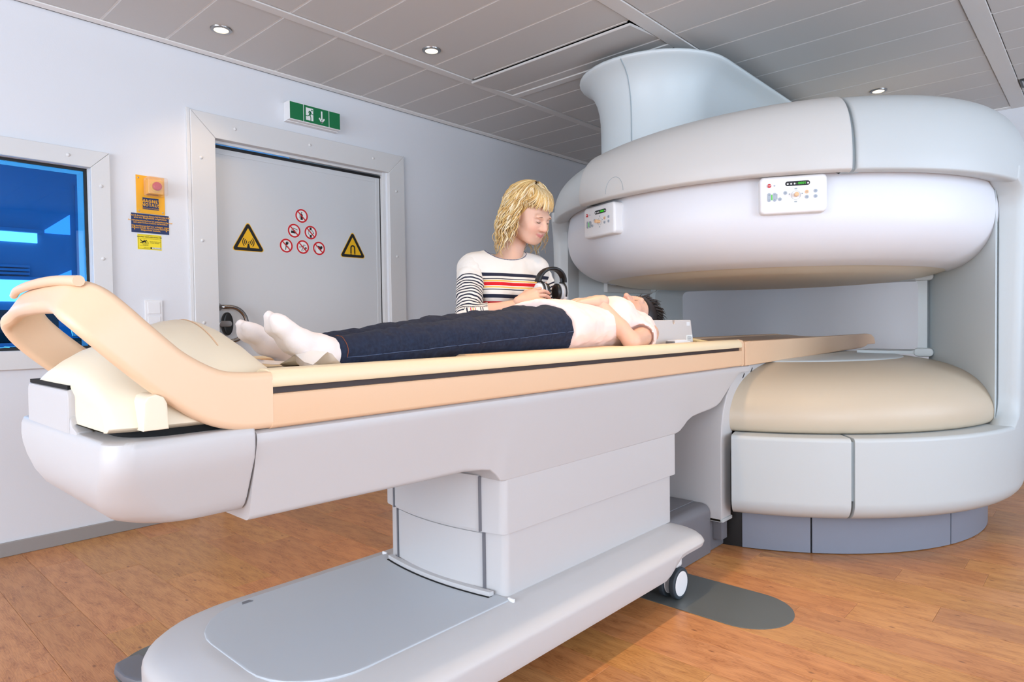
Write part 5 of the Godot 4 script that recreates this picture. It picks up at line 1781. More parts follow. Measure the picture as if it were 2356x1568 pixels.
func head_field(cell: float, soft: float, nose := 1.0) -> Field:
	# local axes: x to the person's left, y to the crown, z out of the face
	var h := Field.new(Vector3(-0.100, -0.165, -0.125), Vector3(0.100, 0.135, 0.135), cell)
	h.ball(Vector3(0, 0.030, -0.018), Vector3(0.074, 0.088, 0.093), 0.01)
	h.ball(Vector3(0, -0.020, 0.026), Vector3(0.063, 0.080, 0.066), 0.03)
	h.ball(Vector3(0, -0.068, 0.040), Vector3(0.047, 0.036, 0.045), 0.035)
	h.ball(Vector3(0, -0.094, 0.068), Vector3(0.020, 0.016, 0.016), 0.025)
	h.cap(Vector3(0, -0.070, -0.025), Vector3(0, -0.105, -0.034), 0.050, 0.047, 0.03)
	for s in [-1.0, 1.0]:
		h.ball(Vector3(s * 0.036, -0.033, 0.062), Vector3(0.023, 0.022, 0.020), 0.03)
		h.ball(Vector3(s * 0.026, 0.021, 0.081), Vector3(0.026, 0.010, 0.011), 0.018)
		h.ball(Vector3(s * 0.031, 0.002, 0.099), Vector3(0.017, 0.010, 0.013), 0.012, true)
		h.ball(Vector3(s * 0.031, 0.001, 0.0765), Vector3(0.0150, 0.0115, 0.0125), 0.004)
		h.cap(Vector3(s * 0.058, -0.060, 0.005), Vector3(s * 0.030, -0.088, 0.058), 0.016, 0.014, 0.03)
		# ear
		h.ell(Vector3(s * 0.076, -0.006, -0.012), Vector3(0.008, 0, 0), Vector3(0, 0.030, -0.008), Vector3(0, 0.005, 0.019), 0.008)
		h.ell(Vector3(s * 0.083, -0.004, -0.009), Vector3(0.005, 0, 0), Vector3(0, 0.017, -0.004), Vector3(0, 0.002, 0.010), 0.004, true)
	h.chain([Vector3(0, 0.010, 0.087), Vector3(0, -0.010, 0.098), Vector3(0, -0.027, 0.110 * nose)], [0.0085, 0.0090, 0.0110], 0.012)
	for s in [-1.0, 1.0]:
		h.ball(Vector3(s * 0.0115, -0.031, 0.099), Vector3(0.0080, 0.0075, 0.0105), 0.008)
		h.ball(Vector3(s * 0.0065, -0.039, 0.104), Vector3(0.0036, 0.0038, 0.0055), 0.003, true)
	# lips, with a slight smile
	for s in [-1.0, 1.0]:
		h.chain([Vector3(s * 0.0290, -0.0530, 0.0720), Vector3(s * 0.015, -0.0575, 0.0885), Vector3(0, -0.0570, 0.0935)], [0.0025, 0.0042, 0.0046], 0.008)
		h.chain([Vector3(s * 0.0270, -0.0545, 0.0720), Vector3(s * 0.013, -0.0650, 0.0870), Vector3(0, -0.0670, 0.0910)], [0.0025, 0.0046, 0.0054], 0.008)
	for s in [-1.0, 1.0]:
		h.chain([Vector3(s * 0.0310, -0.0515, 0.0780), Vector3(s * 0.015, -0.0607, 0.0940), Vector3(0, -0.0617, 0.0985)], [0.0012, 0.0020, 0.0020], 0.002)
	for s in [-1.0, 1.0]:
		h.chain([Vector3(s * 0.024, -0.030, 0.094), Vector3(s * 0.036, -0.050, 0.080)], [0.0015, 0.0015], 0.006)
	return h

func face_paint(p: Vector3) -> Color:
	var c := SKIN
	var cheek := exp(-(pow((absf(p.x) - 0.040) / 0.022, 2.0) + pow((p.y + 0.034) / 0.022, 2.0))) * smoothstep(0.02, 0.06, p.z)
	c = c.lerp(Color(0.72, 0.30, 0.22), cheek * 0.45)
	var nose := exp(-(pow(p.x / 0.014, 2.0) + pow((p.y + 0.030) / 0.014, 2.0))) * smoothstep(0.085, 0.105, p.z)
	c = c.lerp(Color(0.72, 0.30, 0.22), nose * 0.4)
	var lip := 1.0 - smoothstep(0.75, 1.05, sqrt(pow(p.x / 0.031, 2.0) + pow((p.y + 0.0618 - absf(p.x) * 0.24) / 0.0085, 2.0)))
	if p.z > 0.065: c = c.lerp(Color(0.55, 0.19, 0.17), lip * 0.95)
	if p.z > 0.05 and absf(absf(p.x) - 0.031) < 0.02 and absf(p.y - 0.002) < 0.012: c = c.lerp(Color(0.62, 0.36, 0.27), 0.5)
	return c

func plain_paint(_p: Vector3) -> Color:
	return SKIN

# a hand in its own axes: wrist at the origin, fingers along +x, back of the hand +y, thumb on the +z side
func hand_field(curl: float, spread: float, thumb_in: float) -> Field:
	var h := Field.new(Vector3(-0.07, -0.095, -0.07), Vector3(0.215, 0.055, 0.105), 0.0031)
	h.cap(Vector3(-0.014, 0, 0), Vector3(0.012, 0, 0), 0.0250, 0.0235, 0.02)
	for i in 4:
		var z := 0.030 - i * 0.0205
		var kn := Vector3([0.088, 0.092, 0.087, 0.078][i], 0.004 - 0.003 * absf(i - 1.0), z)
		h.cap(Vector3(0.012, 0, z * 0.55), kn, 0.0155, 0.0105, 0.016)
	h.cap(Vector3(0.02, -0.008, 0.018), Vector3(0.055, -0.008, 0.030), 0.017, 0.014, 0.016)
	for i in 4:
		var z := 0.030 - i * 0.0205
		var p := Vector3([0.088, 0.092, 0.087, 0.078][i], 0.004 - 0.003 * absf(i - 1.0), z)
		var dirz := spread * (1.5 - i)
		var a := curl * (0.55 + 0.12 * i)
		var len_: Array = [[0.042, 0.025, 0.020], [0.046, 0.029, 0.021], [0.043, 0.027, 0.021], [0.034, 0.020, 0.018]][i]
		var r := [0.0098, 0.0088, 0.0080, 0.0068]
		for s in 3:
			var d := Vector3(cos(a), -sin(a), dirz).normalized()
			var q: Vector3 = p + d * len_[s]
			h.cap(p, q, r[s] * (0.9 if i == 3 else 1.0), r[s + 1] * (0.9 if i == 3 else 1.0), 0.003)
			p = q
			a += curl * [0.75, 0.55, 0.3][s]
	var t := [Vector3(0.022, -0.006, 0.024), Vector3(0.052, -0.012 - thumb_in * 0.012, 0.050 - thumb_in * 0.008), Vector3(0.082, -0.018 - thumb_in * 0.022, 0.060 - thumb_in * 0.022), Vector3(0.104, -0.020 - thumb_in * 0.030, 0.060 - thumb_in * 0.034)]
	h.chain(t, [0.0155, 0.0125, 0.0105, 0.0082], 0.008)
	return h

func hand_paint(p: Vector3) -> Color:
	return SKIN.lerp(Color(0.74, 0.34, 0.25), 0.45 * smoothstep(0.085, 0.16, p.x))

func mirrored(t: Transform3D) -> Transform3D:
	return Transform3D(Basis(t.basis.x, t.basis.y, -t.basis.z), t.origin)

func frame(o: Vector3, x: Vector3, y: Vector3, s := 1.0) -> Transform3D:
	x = x.normalized()
	y = (y - x * y.dot(x)).normalized()
	return Transform3D(Basis(x * s, y * s, x.cross(y) * s), o)

func people() -> void:
	var sk := mat("skin", Color.WHITE, 0.5)
	sk.vertex_color_use_as_albedo = true
	sk.subsurf_scatter_enabled = true
	sk.subsurf_scatter_strength = 0.12
	var weave := noise_tex(0.25, 8, true, 256, 3.0)
	var dn := mat("denim", Color(0.09, 0.145, 0.24), 0.85)
	fine_bump(dn, weave, 14.0, 0.5)
	dn.albedo_texture = blotch(Color(1.0, 1.0, 1.0), Color(0.62, 0.68, 0.80))
	mat("denim_thread", Color(0.30, 0.36, 0.48), 0.8)
	mat("rust_thread", Color(0.55, 0.30, 0.18), 0.8)
	var jersey := mat("shirt_blush", Color(0.965, 0.875, 0.845), 0.9)
	fine_bump(jersey, weave, 9.0, 0.25)
	var so := mat("sock_knit", Color(0.94, 0.90, 0.88), 0.95)
	fine_bump(so, weave, 12.0, 0.6)
	var kn := mat("striped_knit", Color.WHITE, 0.92)
	kn.albedo_texture = stripes()
	var hb := mat("hair_strand", Color.WHITE, 0.42)
	hb.vertex_color_use_as_albedo = true
	patient()
	attendant()

func blotch(a: Color, b: Color) -> NoiseTexture2D:
	var t := noise_tex(0.02, 31, false, 256)
	var g := Gradient.new()
	g.colors = PackedColorArray([b, a])
	g.offsets = PackedFloat32Array([0.2, 0.75])
	t.color_ramp = g
	return t

# left half: the body of the sweater by height; right half: a sleeve by length
func stripes() -> ImageTexture:
	var im := Image.create(16, 1024, false, Image.FORMAT_RGB8)
	var base := Color(0.90, 0.875, 0.84)
	im.fill(base)
	var navy := Color(0.11, 0.13, 0.21); var red := Color(0.80, 0.07, 0.12); var gold := Color(0.90, 0.72, 0.36)
	# metres under the first broad stripe (top edge of each), thickness
	for s in [[0.0, 0.016, navy], [0.0265, 0.0045, navy], [0.0350, 0.007, gold], [0.0450, 0.016, red], [0.0650, 0.007, gold], [0.0765, 0.0045, navy], [0.101, 0.017, navy], [0.134, 0.017, red], [0.155, 0.007, gold], [0.167, 0.0045, navy], [0.19, 0.016, navy], [0.22, 0.016, red]]:
		im.fill_rect(Rect2i(0, int((0.115 + s[0]) / 0.5 * 1024), 8, maxi(1, int(s[1] / 0.5 * 1024))), s[2])
	var v := 0.085
	while v < 0.30:
		im.fill_rect(Rect2i(8, int(v / 0.62 * 1024), 8, int(0.0068 / 0.62 * 1024)), navy)
		v += 0.0163
	for s in [[0.315, 0.004, red], [0.325, 0.006, gold], [0.336, 0.003, red], [0.358, 0.004, navy], [0.368, 0.004, navy], [0.40, 0.003, navy]]:
		im.fill_rect(Rect2i(8, int(s[0] / 0.62 * 1024), 8, maxi(1, int(s[1] / 0.62 * 1024))), s[2])
	return ImageTexture.create_from_image(im)

# a lock of hair: tapered strand with its own tint, into shared arrays
func strand(a: Array, pts: PackedVector3Array, r: float, c: Color, sides := 5) -> void:
	var up := Vector3.ZERO
	var n := pts.size()
	var first: int = a[0].size()
	for i in n:
		var d := (pts[mini(i + 1, n - 1)] - pts[maxi(i - 1, 0)]).normalized()
		if up == Vector3.ZERO: up = Vector3.UP if absf(d.y) < 0.9 else Vector3.RIGHT
		var x := up.cross(d).normalized()
		up = d.cross(x)
		var u := float(i) / (n - 1)
		var rr := r * (0.55 + 0.45 * minf(1.0, u * 5.0)) * (1.0 - 0.85 * pow(u, 3.0))
		for j in sides:
			var g := TAU * j / sides
			var q := x * cos(g) * 1.3 + up * sin(g) * 0.8
			a[0].append(pts[i] + q * rr); a[1].append(q.normalized()); a[2].append(c)
	for i in n - 1:
		for j in sides:
			var p := first + i * sides + j; var q := first + i * sides + (j + 1) % sides
			a[3].append_array(PackedInt32Array([p, q + sides, q, p, p + sides, q + sides]))

func strands_mesh(a: Array) -> ArrayMesh:
	var arr := []
	arr.resize(Mesh.ARRAY_MAX)
	arr[Mesh.ARRAY_VERTEX] = a[0]; arr[Mesh.ARRAY_NORMAL] = a[1]; arr[Mesh.ARRAY_COLOR] = a[2]; arr[Mesh.ARRAY_INDEX] = a[3]
	var am := ArrayMesh.new()
	am.add_surface_from_arrays(Mesh.PRIMITIVE_TRIANGLES, arr)
	return am

func eyes(xf: Transform3D, body: Node, closed: float) -> void:
	# lashes along the lid line, brows above
	var a := [PackedVector3Array(), PackedVector3Array(), PackedColorArray(), PackedInt32Array()]
	for s in [-1.0, 1.0]:
		var l := PackedVector3Array()
		for i in 7:
			var u := -1.0 + i / 3.0
			l.append(xf * Vector3(s * (0.031 + 0.0135 * u), -0.0015 - closed * 0.004 * (1.0 - u * u), 0.0885 - 0.005 * u * u - 0.0025 * maxf(0.0, u)))
		strand(a, l, 0.0027 if closed < 1.0 else 0.0009, Color(0.03, 0.02, 0.015), 5)
	var lash := part("eyelash", strands_mesh(a), "hair_strand", body)
	a = [PackedVector3Array(), PackedVector3Array(), PackedColorArray(), PackedInt32Array()]
	for s in [-1.0, 1.0]:
		var l := PackedVector3Array()
		for i in 7:
			var u := -1.0 + i / 3.0
			l.append(xf * Vector3(s * (0.032 + 0.019 * u), 0.0195 + 0.0035 * (1.0 - u * u) - 0.002 * u, 0.0925 - 0.007 * u * u - 0.004 * maxf(0.0, u)))
		strand(a, l, 0.0022, Color(0.22, 0.12, 0.06) if closed < 1.0 else Color(0.20, 0.12, 0.08), 5)
	part("eyebrow", strands_mesh(a), "hair_strand", body)

func patient() -> void:
	var t := thing("person", "person with short dark hair lying on the table in blush top, jeans and white socks", "person", Vector3(1.75, 0.955, -1.6))
	var noise := FastNoiseLite.new(); noise.seed = 3; noise.frequency = 1.0; noise.fractal_octaves = 2
	# joints: near side first
	var ank := [Vector3(0.955, 0.993, -1.500), Vector3(1.000, 0.993, -1.700)]
	var knee := [Vector3(1.420, 1.022, -1.500), Vector3(1.460, 1.030, -1.700)]
	var hip := [Vector3(1.850, 1.034, -1.514), Vector3(1.860, 1.036, -1.686)]
	var sh := [Vector3(2.425, 1.014, -1.440), Vector3(2.425, 1.014, -1.765)]
	var elb := [Vector3(2.200, 0.986, -1.378), Vector3(2.210, 1.000, -1.860)]
	var wr := [Vector3(2.150, 1.142, -1.495), Vector3(2.035, 1.142, -1.715)]
	var hx := frame(Vector3(2.540, 1.080, -1.585), Vector3(0.03, -0.11, 1.0), Vector3(0.915, 0.40, 0.0), 1.05)
	# skin: trunk and limbs, then head and hands on finer grids
	var b := Field.new(Vector3(0.74, 0.93, -1.95), Vector3(2.62, 1.22, -1.26), 0.0105)
	for i in 2:
		b.chain([hip[i], knee[i], ank[i]], [0.060, 0.046, 0.030], 0.03)
		b.chain([sh[i], elb[i]], [0.045, 0.035], 0.02)
		b.chain([elb[i], elb[i].lerp(wr[i], 0.35), wr[i]], [0.033, 0.0315, 0.0215], 0.015)
		b.chain([ank[i], ank[i] + Vector3(-0.07, -0.005, 0)], [0.03, 0.028], 0.02)
	b.cap(wr[0], wr[0] + Vector3(-0.026, 0.004, -0.026), 0.0225, 0.0225, 0.02)
	b.ball(Vector3(1.96, 1.04, -1.6), Vector3(0.12, 0.06, 0.13), 0.05)
	b.ball(Vector3(2.25, 1.045, -1.6), Vector3(0.22, 0.07, 0.14), 0.06)
	b.cap(Vector3(2.40, 1.04, -1.6), Vector3(2.52, 1.065, -1.6), 0.060, 0.052, 0.04)
	var pieces := [[b, Transform3D(), plain_paint], [head_field(0.0034, 0.0, 1.06), hx, face_paint]]
	# near hand rests on the belly pointing to the far side; the far hand lies flat across the belly
	pieces.append([hand_field(0.34, 0.03, 0.5), frame(wr[0] + Vector3(0, 0.004, 0), Vector3(-0.62, -0.01, -0.62), Vector3(0.20, 0.95, 0.25), 1.0), hand_paint])
	var fl := frame(wr[1], Vector3(0.10, -0.045, 1.0), Vector3(0.0, 1.0, 0.06), 1.02)
	pieces.append([hand_field(0.20, 0.04, 0.2), mirrored(fl), hand_paint])
	var body := part("body", skin_mesh(pieces), "skin", t)
	eyes(hx, t, 1.0)
	# jeans
	var j := Field.new(Vector3(0.90, 0.925, -1.86), Vector3(2.12, 1.17, -1.34), 0.0085)
	for i in 2:
		j.chain([ank[i] + Vector3(-0.02, 0.0, 0), ank[i].lerp(knee[i], 0.55), knee[i], knee[i].lerp(hip[i], 0.5), hip[i]], [0.0425, 0.052, 0.060, 0.074, 0.085], 0.02)
	j.ball(Vector3(1.95, 1.040, -1.6), Vector3(0.17, 0.090, 0.180), 0.06)
	j.crumple(noise, 0.0055, Vector3(18, 30, 12))
	j.crumple(noise, 0.0035, Vector3(55, 22, 22))
	j.cut(Vector3(-1, -0.05, 0), Vector3(0.945, 0.99, -1.6))
	j.cut(Vector3(1, 0, 0), Vector3(1.985, 0, 0))
	j.cut(Vector3(0, -1, 0), Vector3(0, 0.946, 0))
	var jm := part("jeans", skin_mesh([[j, Transform3D(), null]]), "denim", t)
	var m := M.new()
	# side seam along the near leg, cuff stitching
	var seam := PackedVector3Array()
	for k in 40:
		var x := lerpf(0.965, 1.90, k / 39.0)
		var u := clampf((x - 0.955) / 0.915, 0.0, 1.0)
		var p := Vector3(x, lerpf(0.993, 1.036, u), -1.505)
		seam.append(j.hit(p, Vector3(0, -0.30 + 0.25 * u, 1).normalized()))
	tube(m, seam, 0.0009, 0.0009, 5)
	part("side_seam", m, "denim_thread", jm)
	m = M.new()
	for i in 2:
		var pts := PackedVector3Array()
		for k in 21:
			var a := -0.4 + 3.7 * k / 20.0
			pts.append(j.hit(ank[i] + Vector3(0.010, 0.004, 0), Vector3(0, sin(a), cos(a))))
		tube(m, pts, 0.0009, 0.0009, 5)
	part("cuff_stitch", m, "rust_thread", jm)
	# top
	var s := Field.new(Vector3(1.80, 0.93, -1.90), Vector3(2.62, 1.24, -1.30), 0.0085)
	s.ball(Vector3(1.930, 1.046, -1.6), Vector3(0.20, 0.1085, 0.208), 0.03)
	s.ball(Vector3(2.12, 1.045, -1.6), Vector3(0.19, 0.100, 0.185), 0.06)
	s.ball(Vector3(2.28, 1.048, -1.6), Vector3(0.18, 0.104, 0.190), 0.06)
	for i in 2:
		var sg := [1.0, -1.0][i] as float
		s.ball(Vector3(2.29, 1.115, -1.6 + sg * 0.085), Vector3(0.075, 0.052, 0.075), 0.05)
		s.cap(sh[i] + Vector3(0.0, 0.0, -sg * 0.05), sh[i].lerp(elb[i], 0.36), 0.066, 0.058, 0.04)
	s.cap(Vector3(2.42, 1.035, -1.49), Vector3(2.42, 1.035, -1.71), 0.068, 0.068, 0.05)
	s.cap(Vector3(2.40, 1.07, -1.6), Vector3(2.465, 1.07, -1.6), 0.066, 0.060, 0.03)
	s.crumple(noise, 0.0045, Vector3(16, 10, 30))
	s.crumple(noise, 0.0016, Vector3(50, 20, 40))
	s.cut(Vector3(-1, 0, 0.0), Vector3(1.878, 1.0, -1.6))
	s.ell(Vector3(2.535, 1.115, -1.592), Vector3(0.095, 0.03, 0), Vector3(-0.024, 0.076, 0), Vector3(0, 0, 0.088), 0.0, true)
	s.cut(Vector3(0, -1, 0), Vector3(0, 0.946, 0))
	for i in 2:
		var d: Vector3 = (elb[i] - sh[i]).normalized()
		s.cap(sh[i] + d * 0.112, sh[i] + d * 0.25, 0.052, 0.052, 0.0, true)
	part("top", skin_mesh([[s, Transform3D(), null]]), "shirt_blush", t)
	# socks
	for i in 2:
		var a: Vector3 = ank[i]
		var off := Vector3(0, 0, 0) if i == 0 else Vector3(-0.012, -0.010, 0)
		var k := Field.new(a + Vector3(-0.26, -0.06, -0.10), a + Vector3(0.06, 0.15, 0.10), 0.006)
		k.cap(a + Vector3(0.04, 0.0, 0), a + Vector3(-0.045, -0.001, 0), 0.0385, 0.0400, 0.02)
		k.cap(a + Vector3(-0.045, 0.0, 0), a + Vector3(-0.075, -0.008, 0), 0.039, 0.033, 0.02)
		for z in [-0.018, 0.016]:
			k.chain([a + Vector3(-0.055, 0.010, z * 0.6), a + Vector3(-0.115, 0.034, z) + off, a + Vector3(-0.158, 0.072, z * 1.1) + off * 1.6, a + Vector3(-0.168 - z * 0.3, 0.086 + z * 0.2, z) + off * 1.8], [0.037, 0.029, 0.020, 0.0135], 0.02)
		k.cap(a + Vector3(-0.158, 0.070, -0.018) + off * 1.6, a + Vector3(-0.172, 0.096, -0.016) + off * 1.8, 0.018, 0.0125, 0.012)
		k.crumple(noise, 0.0022, Vector3(30, 40, 30))
		part("sock", skin_mesh([[k, Transform3D(), null]]), "sock_knit", t)
	# short dark hair brushed back
	var cap_f := Field.new(Vector3(-0.10, -0.09, -0.14), Vector3(0.10, 0.15, 0.12), 0.0055)
	cap_f.ball(Vector3(0, 0.036, -0.024), Vector3(0.083, 0.098, 0.103), 0.0)
	cap_f.ball(Vector3(0, -0.040, 0.085), Vector3(0.120, 0.092, 0.088), 0.012, true)
	cap_f.cut(Vector3(0, -1, 0.25), Vector3(0, -0.055, 0))
	var dark := func(_p: Vector3) -> Color: return Color(0.010, 0.006, 0.004)
	var hc := part("hair", skin_mesh([[cap_f, hx, dark]]), "hair_strand", t)
	var rng := RandomNumberGenerator.new(); rng.seed = 12
	var arr := [PackedVector3Array(), PackedVector3Array(), PackedColorArray(), PackedInt32Array()]
	for i in 1700:
		var th := rng.randf_range(-PI, PI)
		var ph := rng.randf_range(-0.25, 1.5)
		var dir := Vector3(sin(th) * cos(ph), sin(ph), cos(th) * cos(ph))
		if dir.z > 0.10 and dir.y < 0.33 + 0.25 * dir.z: continue
		if dir.y < -0.1 and dir.z > -0.1: continue
		var root := Vector3(0, 0.034, -0.022) + dir * Vector3(0.079, 0.091, 0.097)
		var lean := (Vector3(dir.x * 0.2, 0.45, -0.85) + Vector3(rng.randf_range(-1, 1), rng.randf_range(-1, 1), rng.randf_range(-1, 1)) * 0.30)
		lean = ((lean - dir * lean.dot(dir)).normalized() + dir * rng.randf_range(0.10, 0.55)).normalized()
		var l := rng.randf_range(0.028, 0.060)
		var pts := PackedVector3Array()
		for k in 5:
			var u := k / 4.0
			pts.append(hx * (root + dir * (0.010 * sin(u * 2.2)) + lean * l * u))
		strand(arr, pts, rng.randf_range(0.0018, 0.0034), Color(0.020, 0.012, 0.008) * rng.randf_range(0.5, 1.7), 4)
	part("hair_tuft", strands_mesh(arr), "hair_strand", hc)

func attendant() -> void:
	var t := thing("person", "person with wavy blond hair in a striped sweater standing behind the table", "person", Vector3(2.34, 0, -2.24))
	var sx := Vector3(0.924, 0, 0.383)      # along the shoulders, towards the left arm
	var nf := Vector3(-0.383, 0, 0.924)     # out of the chest
	var base := Vector3(2.315, 0, -2.150)
	var noise := FastNoiseLite.new(); noise.seed = 17; noise.frequency = 1.0; noise.fractal_octaves = 2
	var at := func(s: float, y: float, n: float) -> Vector3: return base + sx * s + Vector3(0, y, 0) + nf * n
	var sh := [at.call(-0.168, 1.325, -0.02), at.call(0.168, 1.325, -0.02)]
	var elb := [Vector3(2.035, 1.090, -2.125), Vector3(2.560, 1.060, -2.040)]
	var wr := [Vector3(2.196, 1.150, -1.935), Vector3(2.470, 1.085, -1.950)]
	var F := Vector3(0.03, -0.44, 0.89).normalized()
	var U := (Vector3(-0.04, 1, 0.0) - F * Vector3(-0.04, 1, 0.0).dot(F)).normalized()
	var hx := Transform3D(Basis(U.cross(F) * 1.06, U * 1.06, F * 1.06), Vector3(2.402, 1.580, -2.070))
	var b := Field.new(Vector3(1.96, 0.0, -2.45), Vector3(2.66, 1.50, -1.82), 0.0135)
	b.cap(at.call(0, 1.33, -0.02), hx * Vector3(0, -0.12, -0.03), 0.058, 0.052, 0.04)
	b.cap(sh[0], sh[1], 0.052, 0.052, 0.05)
	b.ell(at.call(0, 1.20, -0.01), sx * 0.15, Vector3(0, 0.15, 0), nf * 0.09, 0.06)
	b.ell(at.call(0, 0.98, -0.05), sx * 0.14, Vector3(0, 0.17, 0), nf * 0.09, 0.06)
	for i in 2:
		b.chain([sh[i], elb[i]], [0.045, 0.038], 0.02)
		b.chain([elb[i], elb[i].lerp(wr[i], 0.4), wr[i]], [0.040, 0.0405, 0.026], 0.015)
		var sg := [-1.0, 1.0][i] as float
		b.chain([at.call(sg * 0.09, 0.90, -0.07), at.call(sg * 0.10, 0.48, -0.05), at.call(sg * 0.10, 0.07, -0.09)], [0.075, 0.050, 0.035], 0.03)
		b.cap(at.call(sg * 0.10, 0.05, -0.09), at.call(sg * 0.12, 0.03, 0.08), 0.036, 0.030, 0.02)
	var rh := frame(wr[0] + Vector3(-0.012, 0.016, -0.004), Vector3(0.80, 0.33, 0.42), Vector3(-0.50, 0.72, 0.52), 0.92)
	var lh := frame(wr[1], Vector3(-0.42, 0.25, 0.20), Vector3(0.35, 0.75, 0.6), 1.0)
	var pieces := [[b, Transform3D(), plain_paint], [head_field(0.0032, 0.0), hx, face_paint], [hand_field(0.5, 0.10, 0.2), mirrored(rh), hand_paint], [hand_field(0.6, 0.04, 0.4), lh, hand_paint]]
	part("body", skin_mesh(pieces), "skin", t)
	eyes(hx, t, 0.7)
	# trousers, mostly hidden by the table
	var tr := Field.new(Vector3(2.08, 0.05, -2.42), Vector3(2.60, 1.08, -2.0), 0.013)
	tr.ell(at.call(0, 0.93, -0.06), sx * 0.165, Vector3(0, 0.13, 0), nf * 0.115, 0.04)
	for sg in [-1.0, 1.0]: tr.chain([at.call(sg * 0.085, 0.90, -0.07), at.call(sg * 0.10, 0.48, -0.05), at.call(sg * 0.10, 0.09, -0.09)], [0.090, 0.064, 0.052], 0.03)
	part("trousers", skin_mesh([[tr, Transform3D(), null]]), "denim", t)
	# sweater
	var s := Field.new(Vector3(2.02, 0.90, -2.40), Vector3(2.62, 1.44, -1.94), 0.0075)
	s.cap(sh[0], sh[1], 0.066, 0.066, 0.05)
	s.ell(at.call(0, 1.235, -0.012), sx * 0.176, Vector3(0, 0.15, 0), nf * 0.108, 0.06)
	s.ell(at.call(0, 1.05, -0.035), sx * 0.160, Vector3(0, 0.20, 0), nf * 0.112, 0.06)
	for sg in [-1.0, 1.0]:
		s.ball(at.call(sg * 0.075, 1.205, 0.066), Vector3(0.078, 0.075, 0.07), 0.05)
		s.cap(at.call(sg * 0.03, 1.372, -0.03), at.call(sg * 0.13, 1.352, -0.025), 0.050, 0.046, 0.05)
	for i in 2: s.cap(sh[i], sh[i].lerp(elb[i], 0.10), 0.060, 0.056, 0.03)
	s.crumple(noise, 0.003, Vector3(14, 9, 14))
	s.cut(Vector3(0, -1, 0), Vector3(0, 0.955, 0))
	# neckline: a scooped opening
	var before := s.f.duplicate()
	var sc: Vector3 = at.call(0, 1.432, 0.03)
	s.ell(sc, sx * 0.112, Vector3(0, 0.066, 0), nf * 0.118, 0.0, true)
	var lay := func(p: Vector3) -> Vector2:
		var drop := (p - base).dot(sx) * 0.03
		return Vector2(0.25, (1.412 - p.y - drop) / 0.5)
	var sw := part("sweater", skin_mesh([[s, Transform3D(), null, lay]]), "striped_knit", t)
	for i in 2:
		var k := Field.new(elb[i].min(sh[i]).min(wr[i]) - Vector3.ONE * 0.09, elb[i].max(sh[i]).max(wr[i]) + Vector3.ONE * 0.09, 0.007)
		var cuff: Vector3 = elb[i].lerp(wr[i], 0.40 if i == 0 else 0.6)
		k.chain([sh[i] + Vector3(0, 0.004, 0), sh[i].lerp(elb[i], 0.25), sh[i].lerp(elb[i], 0.6), elb[i]], [0.0675, 0.064, 0.059, 0.054], 0.02)
		k.chain([elb[i], cuff], [0.055, 0.047], 0.015)
		k.crumple(noise, 0.007, Vector3(14, 30, 14))
		var fd: Vector3 = (wr[i] - elb[i]).normalized()
		k.cut(fd, cuff)
		var a: Vector3 = sh[i]; var e: Vector3 = elb[i]
		var l1 := a.distance_to(e)
		var arm := func(p: Vector3) -> Vector2:
			var u := (p - a).dot((e - a) / l1)
			var w := (p - e).dot(fd)
			if w > 0.0 and (p - e).dot((e - a) / l1) > -0.02: return Vector2(0.75, (l1 + w) / 0.62)
			return Vector2(0.75, minf(u, l1) / 0.62)
		part("sleeve", skin_mesh([[k, Transform3D(), null, arm]]), "striped_knit", sw)
	# neckline trim
	var m := M.new()
	var nl := PackedVector3Array()
	var cut_f := s.f
	s.f = before
	for k in 65:
		var g := TAU * k / 64.0
		var phi := -1.45
		var q := Vector3.ZERO
		while phi < 0.9:
			q = sc + (sx * 0.116 * sin(g) + nf * 0.122 * cos(g)) * cos(phi) + Vector3(0, 0.0705 * sin(phi), 0)
			if s.value(q) > -0.0005: break
			phi += 0.02
		nl.append(q)
	s.f = cut_f
	tube(m, nl, 0.0016, 0.0016, 5)
	part("neck_trim", m, "navy", sw)
	blond_hair(t, hx)
	headphones()

